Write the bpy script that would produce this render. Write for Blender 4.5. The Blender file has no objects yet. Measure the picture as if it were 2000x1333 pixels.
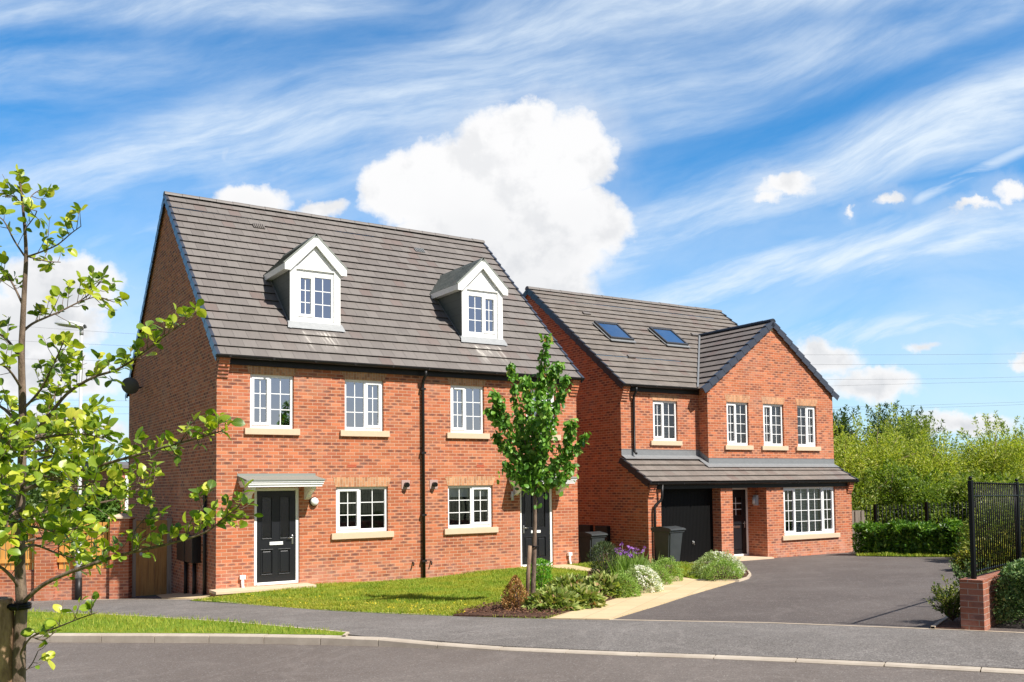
import bpy, bmesh, math, random
import numpy as np
from mathutils import Vector, Matrix
random.seed(7); rng = np.random.default_rng(7)
scene = bpy.context.scene
R = math.radians

# ------------------------------------------------------------------ camera
CF, CX, CY = 1820.12, 1032.0, 855.96          # focal length and principal point, in pixels of the 2000 px wide photo
YAW, PITCH, ROLL = .58, .0507, -.0125
CAM = np.array([-5.3323, -20.3216, 2.1008])
_f = np.array([math.sin(YAW)*math.cos(PITCH), math.cos(YAW)*math.cos(PITCH), math.sin(PITCH)])
_r = np.array([math.cos(YAW), -math.sin(YAW), 0.]); _u = np.cross(_r, _f)
CR = _r*math.cos(ROLL)+_u*math.sin(ROLL); CU = -_r*math.sin(ROLL)+_u*math.cos(ROLL); CW = _f
cam = bpy.data.cameras.new('camera'); cob = bpy.data.objects.new('camera', cam); scene.collection.objects.link(cob)
cam.sensor_width = 36; cam.lens = CF/2000*36
cam.shift_x = (1000-CX)/2000; cam.shift_y = (CY-666)/2000
cam.clip_start = .05; cam.clip_end = 3000
M = Matrix([[CR[i], CU[i], -CW[i], CAM[i]] for i in range(3)]+[[0, 0, 0, 1]])
cob.matrix_world = M
scene.camera = cob

# ------------------------------------------------------------------ light
SUN_AZ, SUN_EL = R(18), R(48)                 # azimuth to the right of the facade normal (-Y)
sdir = Vector((math.sin(SUN_AZ)*math.cos(SUN_EL), -math.cos(SUN_AZ)*math.cos(SUN_EL), math.sin(SUN_EL)))
sun = bpy.data.lights.new('sun', 'SUN'); sun.energy = 4.9; sun.angle = R(.53); sun.color = (1, .955, .89)
so = bpy.data.objects.new('sun', sun); scene.collection.objects.link(so)
so.rotation_euler = sdir.to_track_quat('Z', 'Y').to_euler()
scene.view_settings.view_transform = 'Standard'; scene.view_settings.look = 'None'
scene.view_settings.exposure = 0.55; scene.view_settings.gamma = 1.0
SKY_STRENGTH = .12

# ------------------------------------------------------------------ node helpers
class NT:
    def __init__(s, tree): s.t = tree; s.n = tree.nodes; s.l = tree.links
    def node(s, typ, **k):
        n = s.n.new(typ)
        for a, b in k.items(): setattr(n, a, b)
        return n
    def put(s, sock, v):
        if v is None: return
        if isinstance(v, bpy.types.NodeSocket): s.l.new(v, sock)
        else:
            try: sock.default_value = v
            except Exception: sock.default_value = tuple(v)+(1,) if hasattr(v, '__len__') else (v, v, v)
    def m(s, op, a, b=None, c=None, clamp=False):
        n = s.node('ShaderNodeMath', operation=op); n.use_clamp = clamp
        for i, v in enumerate((a, b, c)): s.put(n.inputs[i], v)
        return n.outputs[0]
    def vm(s, op, a, b=None):
        n = s.node('ShaderNodeVectorMath', operation=op); s.put(n.inputs[0], a); s.put(n.inputs[1], b)
        return n.outputs['Value' if op in ('LENGTH', 'DOT_PRODUCT', 'DISTANCE') else 0]
    def xyz(s, x=0., y=0., z=0.):
        n = s.node('ShaderNodeCombineXYZ'); s.put(n.inputs[0], x); s.put(n.inputs[1], y); s.put(n.inputs[2], z); return n.outputs[0]
    def sep(s, v):
        n = s.node('ShaderNodeSeparateXYZ'); s.put(n.inputs[0], v); return n.outputs
    def noise(s, v, scale=5, detail=2, rough=.5, dist=0., dim='3D'):
        n = s.node('ShaderNodeTexNoise', noise_dimensions=dim); s.put(n.inputs['Vector'], v)
        n.inputs['Scale'].default_value = scale; n.inputs['Detail'].default_value = detail
        n.inputs['Roughness'].default_value = rough; n.inputs['Distortion'].default_value = dist
        return n.outputs[0]
    def white(s, v):
        n = s.node('ShaderNodeTexWhiteNoise', noise_dimensions='3D'); s.put(n.inputs['Vector'], v); return n.outputs['Value']
    def mix(s, f, a, b, mode='MIX'):
        n = s.node('ShaderNodeMix', data_type='RGBA', blend_type=mode); s.put(n.inputs[0], f)
        s.put(n.inputs[6], a if isinstance(a, bpy.types.NodeSocket) else tuple(a)+(1,) if len(a) == 3 else a)
        s.put(n.inputs[7], b if isinstance(b, bpy.types.NodeSocket) else tuple(b)+(1,) if len(b) == 3 else b)
        return n.outputs[2]
    def ss(s, x, a, b):                       # smoothstep
        n = s.node('ShaderNodeMapRange', interpolation_type='SMOOTHSTEP'); s.put(n.inputs[0], x)
        n.inputs[1].default_value = a; n.inputs[2].default_value = b; return n.outputs[0]
    def ramp(s, f, stops):
        n = s.node('ShaderNodeValToRGB'); s.put(n.inputs[0], f); e = n.color_ramp.elements
        while len(e) < len(stops): e.new(.5)
        for i, (p, c) in enumerate(stops): e[i].position = p; e[i].color = tuple(c)+(1,)
        return n.outputs[0]
    def uv(s): return s.node('ShaderNodeTexCoord').outputs['UV']
    def obj(s): return s.node('ShaderNodeTexCoord').outputs['Object']
    def bump(s, h, dist=.01, strength=1.):
        n = s.node('ShaderNodeBump'); s.put(n.inputs['Height'], h); n.inputs['Distance'].default_value = dist
        n.inputs['Strength'].default_value = strength; return n.outputs[0]
MATS = {}
def mat(name, col=(.5, .5, .5), rough=.6, metal=0., spec=.5, fn=None, coat=0.):
    if name in MATS: return MATS[name]
    m = bpy.data.materials.new(name); m.use_nodes = True; t = NT(m.node_tree)
    p = m.node_tree.nodes['Principled BSDF']
    p.inputs['Base Color'].default_value = tuple(col)+(1,); p.inputs['Roughness'].default_value = rough
    p.inputs['Metallic'].default_value = metal; p.inputs['Specular IOR Level'].default_value = spec
    p.inputs['Coat Weight'].default_value = coat
    if fn:
        r = fn(t, p)
        if isinstance(r, dict):
            for k, v in r.items(): t.put(p.inputs[k], v)
    MATS[name] = m; return m

# ------------------------------------------------------------------ sky (a function of the world direction only)
def pdir(x, y):
    return CW+(x-CX)/CF*CR-(y-CY)/CF*CU
def puv(x, y):                                 # world direction -> gnomonic sky coordinates about azimuth YAW
    d = pdir(x, y); a = d[0]*math.cos(YAW)-d[1]*math.sin(YAW); b = d[0]*math.sin(YAW)+d[1]*math.cos(YAW)
    return a/b, d[2]/b
world = bpy.data.worlds.new('World'); scene.world = world; world.use_nodes = True
t = NT(world.node_tree); t.n.clear()
out = t.node('ShaderNodeOutputWorld'); bg = t.node('ShaderNodeBackground')
sky = t.node('ShaderNodeTexSky', sky_type='NISHITA'); sky.sun_disc = False
sky.sun_elevation = SUN_EL; sky.sun_rotation = math.atan2(sdir.x, sdir.y)
sky.altitude = 50; sky.air_density = 1.0; sky.dust_density = .4; sky.ozone_density = 3.0
gen = t.node('ShaderNodeTexCoord').outputs['Generated']
X, Y, Z = t.sep(gen)
a = t.m('SUBTRACT', t.m('MULTIPLY', X, math.cos(YAW)), t.m('MULTIPLY', Y, math.sin(YAW)))
b = t.m('ADD', t.m('MULTIPLY', X, math.sin(YAW)), t.m('MULTIPLY', Y, math.cos(YAW)))
braw = b; b = t.m('MAXIMUM', t.m('ABSOLUTE', b), .05)
U = t.m('DIVIDE', a, b); V = t.m('DIVIDE', Z, b)
# cirrus: streaks stretched along a rising direction, plus bands where the photo has them
ca, sa = math.cos(R(17)), math.sin(R(17))
warp = t.noise(t.xyz(U, V, .3), 1.6, 2)
al = t.m('ADD', t.m('MULTIPLY', U, ca), t.m('MULTIPLY', V, sa))
ac = t.m('ADD', t.m('SUBTRACT', t.m('MULTIPLY', V, ca), t.m('MULTIPLY', U, sa)), t.m('MULTIPLY', warp, .24))
st1 = t.noise(t.xyz(t.m('MULTIPLY', al, 1.7), t.m('MULTIPLY', ac, 4.6), 1.), 1.8, 9, .60, .35)
st2 = t.noise(t.xyz(t.m('MULTIPLY', al, 3.2), t.m('MULTIPLY', t.m('ADD', ac, t.m('MULTIPLY', t.noise(t.xyz(U, V, 5.), 5, 3), .05)), 17), 4.), 2.2, 9, .64, .05)
base = t.noise(t.xyz(U, V, 2.), 2.3, 3, .5)
def band(p, q, w, amp):
    (u0, v0), (u1, v1) = puv(*p), puv(*q); L = math.hypot(u1-u0, v1-v0); nx, ny = -(v1-v0)/L, (u1-u0)/L
    dd = t.m('ADD', t.m('ADD', t.m('MULTIPLY', U, nx), t.m('MULTIPLY', V, ny)), -(u0*nx+v0*ny))
    dd = t.m('ADD', dd, t.m('MULTIPLY', t.m('SUBTRACT', warp, .5), .05))
    x = t.m('DIVIDE', dd, w/CF)
    return t.m('MULTIPLY', t.m('EXPONENT', t.m('MULTIPLY', t.m('MULTIPLY', x, x), -1)), amp)
bands = None
for B in [((0, 380), (1000, 90), 95, .62), ((1250, 470), (2000, 190), 75, .55), ((1250, 565), (2000, 445), 55, .95),
          ((400, 120), (2000, 40), 70, .25), ((1100, 240), (2000, 40), 70, .35), ((1250, 720), (2000, 610), 45, .75), ((0, 20), (300, 10), 60, .5)]:
    v = band(*B); bands = v if bands is None else t.m('MAXIMUM', bands, v)
cir = t.m('MULTIPLY', t.ss(t.m('ADD', t.m('MULTIPLY', st1, .78), t.m('MULTIPLY', bands, .56)), .24, .88), t.m('ADD', .50, t.m('MULTIPLY', t.ss(st2, .26, .74), .66)))
cir = t.m('ADD', cir, t.m('MULTIPLY', t.ss(base, .42, .8), .2), None, True)
gap = None
for B in [((0, 290), (650, 70), 60, .75), ((1180, 370), (2000, 60), 48, .95), ((1500, 470), (2000, 325), 30, .8), ((1380, 655), (2000, 560), 38, .8), ((0, 470), (700, 330), 30, .5), ((500, 170), (1300, 60), 40, .5)]:
    v = band(*B); gap = v if gap is None else t.m('MAXIMUM', gap, v)
cir = t.m('MULTIPLY', cir, t.m('SUBTRACT', 1., t.m('MULTIPLY', gap, t.m('ADD', .45, t.m('MULTIPLY', base, .6)))))
con = t.m('MULTIPLY', band((1780, 403), (2000, 293), 13, 1.), t.m('MULTIPLY', t.ss(U, puv(1765, 400)[0], puv(1800, 400)[0]), t.ss(st2, .3, .62)))
cir = t.m('MAXIMUM', cir, t.m('MULTIPLY', con, .75))
lowv = t.ss(t.m('ADD', V, t.m('MULTIPLY', t.m('SUBTRACT', st1, .5), .35)), .46, .02)
cir = t.m('MAXIMUM', cir, t.m('MULTIPLY', lowv, .74))
# cumulus: billowed blobs
uvv = t.xyz(U, V, 0.)
n1 = t.node('ShaderNodeTexNoise'); t.put(n1.inputs['Vector'], uvv); n1.inputs['Scale'].default_value = 13; n1.inputs['Detail'].default_value = 7; n1.inputs['Roughness'].default_value = .58
off = t.vm('SUBTRACT', n1.outputs['Color'], (.5, .5, .5))
du, dv, _ = t.sep(off)
Uc = t.m('ADD', U, t.m('MULTIPLY', du, .055)); Vc = t.m('ADD', V, t.m('MULTIPLY', dv, .055))
n2_ = t.node('ShaderNodeTexNoise'); t.put(n2_.inputs['Vector'], uvv); n2_.inputs['Scale'].default_value = 48; n2_.inputs['Detail'].default_value = 6; n2_.inputs['Roughness'].default_value = .6
d2u, d2v, _ = t.sep(t.vm('SUBTRACT', n2_.outputs['Color'], (.5, .5, .5)))
Uc = t.m('ADD', Uc, t.m('MULTIPLY', d2u, .022)); Vc = t.m('ADD', Vc, t.m('MULTIPLY', d2v, .022))
cum = None; shade = None
blobs = [(1010, 330, 160, 135), (855, 350, 130, 100), (1110, 300, 105, 90), (990, 455, 240, 135), (1150, 430, 105, 85), (765, 370, 75, 75), (1020, 235, 85, 52),
         (960, 570, 230, 110), (480, 395, 95, 42), (630, 408, 60, 30), (1545, 362, 62, 30), (1510, 388, 36, 20), (110, 560, 150, 72), (40, 640, 190, 80), (90, 740, 160, 60),
         (1738, 398, 34, 18), (1665, 413, 12, 9), (1615, 692, 75, 42), (1700, 750, 110, 42), (1890, 822, 130, 30), (1805, 668, 40, 15), (1975, 378, 50, 26), (1990, 705, 34, 26), (110, 840, 170, 40), (1900, 410, 60, 14), (440, 300, 1, 1)]
for (px, py, rx, ry) in blobs:
    cu, cv = puv(px, py)
    ex = t.m('MULTIPLY', t.m('SUBTRACT', Uc, cu), CF/rx); ey = t.m('MULTIPLY', t.m('SUBTRACT', Vc, cv), CF/ry)
    d = t.m('SQRT', t.m('ADD', t.m('MULTIPLY', ex, ex), t.m('MULTIPLY', ey, ey)))
    v = t.m('MULTIPLY', t.m('SUBTRACT', 1., d), (min(rx, ry)/100)**.6)
    cum = v if cum is None else t.m('MAXIMUM', cum, v)
fine = t.noise(uvv, 38, 7, .62)
cumf = t.m('ADD', cum, t.m('MULTIPLY', t.m('SUBTRACT', fine, .5), .36))
cmask = t.m('MULTIPLY', t.ss(cumf, -.13, .26), t.ss(cum, -.10, .12))
# thin veil of cloud hanging round the cumulus bases
veil = t.m('MULTIPLY', t.ss(cum, -.55, .05), t.ss(t.m('ADD', base, t.m('MULTIPLY', st1, .5)), .55, .95))
cmask = t.m('MAXIMUM', cmask, t.m('MULTIPLY', veil, .28))
# grey undersides of the clouds: away from the rim, towards the lower middle
nA = t.noise(uvv, 9, 6, .6); nB = t.noise(t.vm('ADD', uvv, (.022, .030, 0.)), 9, 6, .6)
relief = t.ss(t.m('SUBTRACT', nB, nA), -.02, .14)
low = t.ss(t.m('ADD', V, t.m('MULTIPLY', t.m('SUBTRACT', t.noise(uvv, 4, 4, .6), .5), .30)), .36, .14)
grey = t.m('ADD', t.m('MULTIPLY', relief, .42), t.m('MULTIPLY', t.m('MULTIPLY', low, t.ss(cumf, .1, .5)), .55), None, True)
ccol = t.mix(grey, (.675, .675, .68), (.47, .485, .51))
skyc = t.vm('MULTIPLY', sky.outputs[0], (.15*SKY_STRENGTH, .74*SKY_STRENGTH, 1.06*SKY_STRENGTH))
col = t.mix(t.m('MULTIPLY', cir, .86, None, True), skyc, (.60, .665, .72))
col = t.mix(cmask, col, ccol)
# out of view, sky dimmed and tinted warm to deepen and redden the shade
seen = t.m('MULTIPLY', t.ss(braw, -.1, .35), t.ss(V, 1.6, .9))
dim_warm_sky = t.mix(.10, t.vm('MULTIPLY', sky.outputs[0], (.43*SKY_STRENGTH, .38*SKY_STRENGTH, .40*SKY_STRENGTH)), (.42, .48, .55))
col = t.mix(seen, dim_warm_sky, col)
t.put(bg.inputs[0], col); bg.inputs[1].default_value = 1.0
t.l.new(bg.outputs[0], out.inputs[0])

# ------------------------------------------------------------------ objects and meshes
col0 = scene.collection
def tag(o, label=None, cat=None, group=None, kind=None):
    if label: o['label'] = label
    if cat: o['category'] = cat
    if group: o['group'] = group
    if kind: o['kind'] = kind
    return o
def thing(name, label, cat, loc=(0, 0, 0), rz=0, group=None):
    o = bpy.data.objects.new(name, None); col0.objects.link(o); o.empty_display_size = .2
    o.location = loc; o.rotation_euler = (0, 0, rz); return tag(o, label, cat, group)
def copy_tree(o, parent=None):
    c = o.copy(); col0.objects.link(c); c.parent = parent
    for ch in [x for x in o.children]: copy_tree(ch, c)
    return c
class MB:
    def __init__(s): s.v = []; s.f = []; s.mi = []; s.sm = []
    def face(s, pts, mi=0, sm=False):
        i = len(s.v); s.v += [tuple(map(float, p)) for p in pts]; s.f.append(tuple(range(i, i+len(pts)))); s.mi.append(mi); s.sm.append(sm)
    def box(s, x0, x1, y0, y1, z0, z1, mi=0, M=None, bev=0):
        if bev:
            return s.bbox(x0, x1, y0, y1, z0, z1, bev, mi, M)
        P = [(x, y, z) for x in (x0, x1) for y in (y0, y1) for z in (z0, z1)]
        if M is not None: P = [tuple(M @ Vector(p)) for p in P]
        i = len(s.v); s.v += [tuple(map(float, p)) for p in P]
        for q in ((0, 1, 3, 2), (4, 6, 7, 5), (0, 4, 5, 1), (2, 3, 7, 6), (0, 2, 6, 4), (1, 5, 7, 3)):
            s.f.append(tuple(i+k for k in q)); s.mi.append(mi); s.sm.append(False)
    def bbox(s, x0, x1, y0, y1, z0, z1, b, mi=0, M=None):
        bm = bmesh.new(); bmesh.ops.create_cube(bm, size=1)
        for v in bm.verts: v.co = Vector(((x0+x1)/2+v.co.x*(x1-x0), (y0+y1)/2+v.co.y*(y1-y0), (z0+z1)/2+v.co.z*(z1-z0)))
        bmesh.ops.bevel(bm, geom=bm.edges[:], offset=b, segments=2, affect='EDGES', profile=.5)
        s.addbm(bm, mi, M)
    def addbm(s, bm, mi=0, M=None, sm=False):
        i = len(s.v); bm.verts.ensure_lookup_table()
        for v in bm.verts: s.v.append(tuple(M @ v.co) if M is not None else tuple(v.co))
        for f in bm.faces: s.f.append(tuple(i+v.index for v in f.verts)); s.mi.append(mi); s.sm.append(sm)
        bm.free()
    def prism(s, poly, a0, a1, axis='x', mi=0):
        """poly is 2-D, extruded along axis: x -> (y,z), y -> (x,z), z -> (x,y)"""
        def P(p, a): return {'x': (a, p[0], p[1]), 'y': (p[0], a, p[1]), 'z': (p[0], p[1], a)}[axis]
        i = len(s.v); n = len(poly); s.v += [P(p, a0) for p in poly]+[P(p, a1) for p in poly]
        s.f.append(tuple(range(i, i+n))); s.f.append(tuple(range(i+2*n-1, i+n-1, -1)))
        for k in range(n): s.f.append((i+k, i+(k+1) % n, i+n+(k+1) % n, i+n+k))
        s.mi += [mi]*(n+2); s.sm += [False]*(n+2)
    def tube(s, pts, rad, n=8, mi=0, caps=True, sm=True):
        pts = [Vector(p) for p in pts]
        if not hasattr(rad, '__len__'): rad = [rad]*len(pts)
        base = len(s.v); prev = None
        for k, p in enumerate(pts):
            d = (pts[min(k+1, len(pts)-1)]-pts[max(k-1, 0)]).normalized()
            if prev is None: u = d.orthogonal().normalized()
            else:
                u = prev-d*prev.dot(d); u = u.normalized() if u.length > 1e-6 else d.orthogonal().normalized()
            prev = u; w = d.cross(u)
            for j in range(n):
                a = 2*math.pi*j/n; s.v.append(tuple(p+(u*math.cos(a)+w*math.sin(a))*rad[k]))
        for k in range(len(pts)-1):
            for j in range(n):
                a = base+k*n+j; b_ = base+k*n+(j+1) % n
                s.f.append((a, b_, b_+n, a+n)); s.mi.append(mi); s.sm.append(sm)
        if caps:
            s.f.append(tuple(base+j for j in range(n))[::-1]); s.f.append(tuple(base+(len(pts)-1)*n+j for j in range(n)))
            s.mi += [mi, mi]; s.sm += [False, False]
    def lathe(s, prof, n=16, c=(0, 0), mi=0):
        base = len(s.v)
        for (r_, z) in prof:
            for j in range(n):
                a = 2*math.pi*j/n; s.v.append((c[0]+r_*math.cos(a), c[1]+r_*math.sin(a), z))
        for k in range(len(prof)-1):
            for j in range(n):
                a = base+k*n+j; b_ = base+k*n+(j+1) % n
                s.f.append((a, b_, b_+n, a+n)); s.mi.append(mi); s.sm.append(True)
    def build(s, name, mats, parent=None, bevel=0):
        me = bpy.data.meshes.new(name); me.from_pydata(s.v, [], s.f); me.validate()
        o = bpy.data.objects.new(name, me); col0.objects.link(o)
        for m in (mats if isinstance(mats, (list, tuple)) else [mats]): me.materials.append(m)
        if len(me.polygons) == len(s.mi):
            me.polygons.foreach_set('material_index', s.mi); me.polygons.foreach_set('use_smooth', s.sm)
        uvl = me.uv_layers.new(name='UVMap'); nv = len(me.vertices)
        co = np.empty(nv*3); me.vertices.foreach_get('co', co); co = co.reshape(-1, 3)
        nl = len(me.loops); li = np.empty(nl, int); me.loops.foreach_get('vertex_index', li)
        npoly = len(me.polygons); nor = np.empty(npoly*3); me.polygons.foreach_get('normal', nor); nor = np.abs(nor.reshape(-1, 3))
        lt = np.empty(npoly, int); me.polygons.foreach_get('loop_total', lt)
        fi = np.repeat(np.arange(npoly), lt); N = nor[fi]; P = co[li]
        top = N[:, 2] > .5; xx = N[:, 0] > N[:, 1]
        u = np.where(xx, P[:, 1], P[:, 0]); v = np.where(top, np.where(xx, P[:, 0], P[:, 1]), P[:, 2])
        uvl.data.foreach_set('uv', np.stack([u, v], 1).ravel())
        o.parent = parent
        if bevel:
            bv = o.modifiers.new('bevel', 'BEVEL'); bv.width = bevel; bv.segments = 2; bv.limit_method = 'ANGLE'
        return o

# ------------------------------------------------------------------ materials
def brick_fn(cols, mortar, dark=.3, seed=0., soldier=False, bw=.225, bh=.075):
    def fn(t, p):
        x, y, _ = t.sep(t.uv())
        if soldier: x, y = y, x
        row = t.m('FLOOR', t.m('DIVIDE', y, bh)); off = t.m('MULTIPLY', t.m('FLOORED_MODULO', row, 2.), .5)
        xs = t.m('ADD', t.m('DIVIDE', x, bw), off); cx_ = t.m('FLOOR', xs)
        fx = t.m('SUBTRACT', xs, cx_); fy = t.m('SUBTRACT', t.m('DIVIDE', y, bh), row)
        ex = t.m('MULTIPLY', t.m('MINIMUM', fx, t.m('SUBTRACT', 1., fx)), bw); ey = t.m('MULTIPLY', t.m('MINIMUM', fy, t.m('SUBTRACT', 1., fy)), bh)
        e = t.m('MINIMUM', ex, ey)
        wob = t.m('MULTIPLY', t.m('SUBTRACT', t.noise(t.xyz(x, y, seed), 60, 2), .5), .004)
        bm_ = t.ss(t.m('ADD', e, wob), .0035, .0065)
        r1 = t.white(t.xyz(cx_, row, seed+.5)); r2 = t.white(t.xyz(cx_, row, seed+3.5)); r3 = t.white(t.xyz(cx_, row, seed+7.5))
        c = t.ramp(r1, cols)
        # some bricks carry a dark fired patch along their middle
        px = t.m('MULTIPLY', t.m('SUBTRACT', fx, .5), 2.1); py = t.m('MULTIPLY', t.m('SUBTRACT', fy, .5), 2.5)
        rr = t.m('ADD', t.m('SQRT', t.m('ADD', t.m('MULTIPLY', px, px), t.m('MULTIPLY', py, py))), t.m('MULTIPLY', t.m('SUBTRACT', t.noise(t.xyz(x, y, 9.), 35, 3), .5), .9))
        patch = t.m('MULTIPLY', t.ss(rr, 1.0, .55), t.ss(r2, 1-dark, 1-dark+.22))
        c = t.mix(t.m('MULTIPLY', patch, .74), c, (.135, .072, .062))
        v = t.m('ADD', .8, t.m('MULTIPLY', r3, .4)); c = t.mix(1., c, t.xyz(v, v, v), 'MULTIPLY')
        g = t.m('ADD', .82, t.m('MULTIPLY', t.noise(t.xyz(x, y, 0.), 90, 3, .7), .36)); c = t.mix(1., c, t.xyz(g, g, g), 'MULTIPLY')
        big = t.noise(t.xyz(x, y, seed), .7, 4, .6)
        c = t.mix(t.m('MULTIPLY', t.ss(big, .5, .75), .30), c, (.5, .3, .22))
        batch = t.noise(t.xyz(t.m('MULTIPLY', x, .5), t.m('MULTIPLY', y, 1.6), seed+11), 1.1, 2, .5); gb = t.m('ADD', .84, t.m('MULTIPLY', batch, .32)); c = t.mix(1., c, t.xyz(gb, gb, gb), 'MULTIPLY')
        if not soldier: c = t.mix(t.m('MULTIPLY', t.m('MULTIPLY', t.ss(y, .75, -.1), t.ss(t.noise(t.xyz(x, y, 1.), 3., 5, .7), .38, .62)), .42), c, (.58, .34, .27))
        mo = t.mix(t.noise(t.xyz(x, y, 2.), 3., 3), mortar, tuple(k*.8 for k in mortar))
        c = t.mix(bm_, mo, c)
        h = t.m('ADD', bm_, t.m('MULTIPLY', t.noise(t.xyz(x, y, 5.), 120, 3, .7), .25))
        return {'Base Color': c, 'Normal': t.bump(h, .004, .9), 'Roughness': .88}
    return fn
REDS = [(0, (.42, .124, .058)), (.25, (.49, .158, .072)), (.5, (.45, .140, .064)), (.7, (.52, .19, .092)), (.9, (.37, .108, .057)), (1, (.47, .17, .088))]
BRICK = mat('brick', fn=brick_fn(REDS, (.68, .45, .31), .42), spec=.2)
BRICKD = mat('pier_brick', fn=brick_fn([(0, (.30, .10, .055)), (.5, (.36, .13, .07)), (1, (.26, .09, .06))], (.46, .32, .25), .3, 4.), spec=.2)
ARCH = mat('arch_brick', fn=brick_fn([(0, (.48, .23, .115)), (.5, (.57, .29, .15)), (1, (.40, .175, .09))], (.66, .48, .32), .0, 2., True, .14, .068), spec=.2)
def stone_fn(c0, c1, sc=12):
    def fn(t, p):
        n = t.noise(t.obj(), sc, 5, .6); n2 = t.noise(t.obj(), sc*9, 3, .7)
        return {'Base Color': t.mix(n, c0, c1), 'Normal': t.bump(n2, .002, .5)}
    return fn
SILL = mat('cast_stone', rough=.85, fn=stone_fn((.71, .54, .385), (.61, .455, .315)), spec=.2)
UPVC = mat('white_upvc', (.80, .81, .80), .28, fn=lambda t, p: {'Roughness': t.m('ADD', .22, t.m('MULTIPLY', t.noise(t.obj(), 9, 3), .15)), 'Base Color': t.mix(t.noise(t.obj(), 3, 4), (.87, .87, .85), (.90, .90, .885))})
GRP = mat('white_dormer_cladding', (.8, .8, .78), .4, fn=lambda t, p: {'Base Color': t.mix(t.ss(t.noise(t.obj(), 4, 5, .65), .4, .8), (.89, .885, .865), (.80, .795, .775))})
BLK = mat('black_plastic', (.016, .016, .017), .38, fn=lambda t, p: {'Base Color': t.mix(t.noise(t.obj(), 6, 4), (.010, .009, .009), (.022, .020, .019)), 'Specular IOR Level': .3, 'Roughness': t.m('ADD', .3, t.m('MULTIPLY', t.noise(t.obj(), 20, 3), .25))})
DOORB = mat('black_door_paint', (.02, .022, .028), .33, fn=lambda t, p: {'Base Color': (.012, .013, .016, 1), 'Normal': t.bump(t.noise(t.vm('MULTIPLY', t.obj(), (60, 60, 3)), 3, 3), .0006, .5)})
LEAD = mat('lead_flashing', rough=.55, metal=.35, fn=lambda t, p: {'Base Color': t.mix(t.noise(t.obj(), 7, 5, .7), (.20, .21, .215), (.31, .32, .325)), 'Normal': t.bump(t.noise(t.obj(), 14, 3), .006, .6)})
CHROME = mat('brushed_steel', (.62, .62, .6), .28, 1.)
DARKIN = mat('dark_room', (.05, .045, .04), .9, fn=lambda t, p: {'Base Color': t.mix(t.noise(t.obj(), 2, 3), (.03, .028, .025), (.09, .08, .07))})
WALLIN = mat('pale_blind', (.72, .73, .71), .7, fn=lambda t, p: {'Base Color': t.mix(t.noise(t.obj(), 2, 3), (.7, .71, .68), (.76, .77, .76))})
LILAC = mat('lilac_curtain', (.60, .50, .56), .9, fn=lambda t, p: {'Base Color': t.mix(t.ss(t.noise(t.vm('MULTIPLY', t.obj(), (26, 1, 1)), 1, 1), .35, .65), (.70, .60, .66), (.48, .38, .45))})
def tile_fn(gauge, c0, c1, stain=(.20, .185, .165), tw=.3, streaks=()):
    def fn(t, p):
        x, y, _ = t.sep(t.uv())
        row = t.m('FLOOR', t.m('DIVIDE', y, gauge)); off = t.m('MULTIPLY', t.m('FLOORED_MODULO', row, 2.), .5)
        xs = t.m('ADD', t.m('DIVIDE', x, tw), off); cx_ = t.m('FLOOR', xs); fx = t.m('SUBTRACT', xs, cx_)
        e = t.m('MULTIPLY', t.m('MINIMUM', fx, t.m('SUBTRACT', 1., fx)), tw)
        j = t.ss(e, .0015, .005)
        r1 = t.white(t.xyz(cx_, row, 1.5)); r2 = t.white(t.xyz(cx_, row, 6.5))
        c = t.mix(r1, c0, c1)
        n = t.noise(t.xyz(x, y, 0.), 1.1, 5, .62); c = t.mix(t.m('MULTIPLY', t.ss(n, .45, .75), .5), c, stain)
        c = t.mix(t.m('MULTIPLY', t.ss(r2, .86, 1.), .5), c, (.17, .115, .10))
        n2 = t.noise(t.xyz(t.m('MULTIPLY', x, 7), t.m('MULTIPLY', y, 1.2), 0.), 2., 5, .7); g = t.m('ADD', .84, t.m('MULTIPLY', n2, .32))
        c = t.mix(1., c, t.xyz(g, g, g), 'MULTIPLY')
        c = t.mix(j, tuple(k*.45 for k in c0), c)
        for (xa, xb, ya, yb) in streaks:               # lime run-off below lead
            q = t.m('MULTIPLY', t.ss(x, xa, xa+.12), t.ss(x, xb, xb-.12)); q = t.m('MULTIPLY', q, t.m('MULTIPLY', t.ss(y, yb+.05, yb-.1), t.ss(y, ya, yb)))
            sn = t.noise(t.xyz(t.m('ADD', t.m('MULTIPLY', x, 11.), t.m('MULTIPLY', y, 1.)), t.m('MULTIPLY', y, .7), 3.), 1., 4, .75)
            c = t.mix(t.m('MULTIPLY', q, t.m('ADD', t.m('MULTIPLY', t.ss(sn, .50, .62), .9), .15)), c, (.50, .47, .42))
        h = t.m('ADD', t.m('MULTIPLY', j, 1.), t.m('MULTIPLY', t.noise(t.xyz(x, y, 3.), 160, 3, .7), .25))
        return {'Base Color': c, 'Normal': t.bump(h, .003, .8)}
    return fn
T1 = (9.867-4.995)/(9.945/2+.214); T2 = .7384
G1 = (9.945/2+.214)/21; G2 = (9.759/2+.187)/18
TILE1 = mat('roof_tile', rough=.62, spec=.35, fn=tile_fn(G1, (.158, .140, .128), (.198, .178, .163), streaks=((2.02, 2.96, -.15, .62), (6.61, 7.55, -.15, .62))))
TILE2 = mat('roof_tile_brown', rough=.62, spec=.35, fn=tile_fn(G2, (.162, .140, .120), (.205, .178, .153)))
TILED = mat('dormer_slate', rough=.7, fn=tile_fn(.09, (.10, .115, .105), (.16, .175, .16), (.2, .21, .19), .16))
VERGE = mat('verge_cap', (.05, .06, .08), .34, fn=lambda t, p: {'Base Color': t.mix(t.noise(t.obj(), 5, 3), (.035, .042, .06), (.065, .075, .10))})
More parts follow.
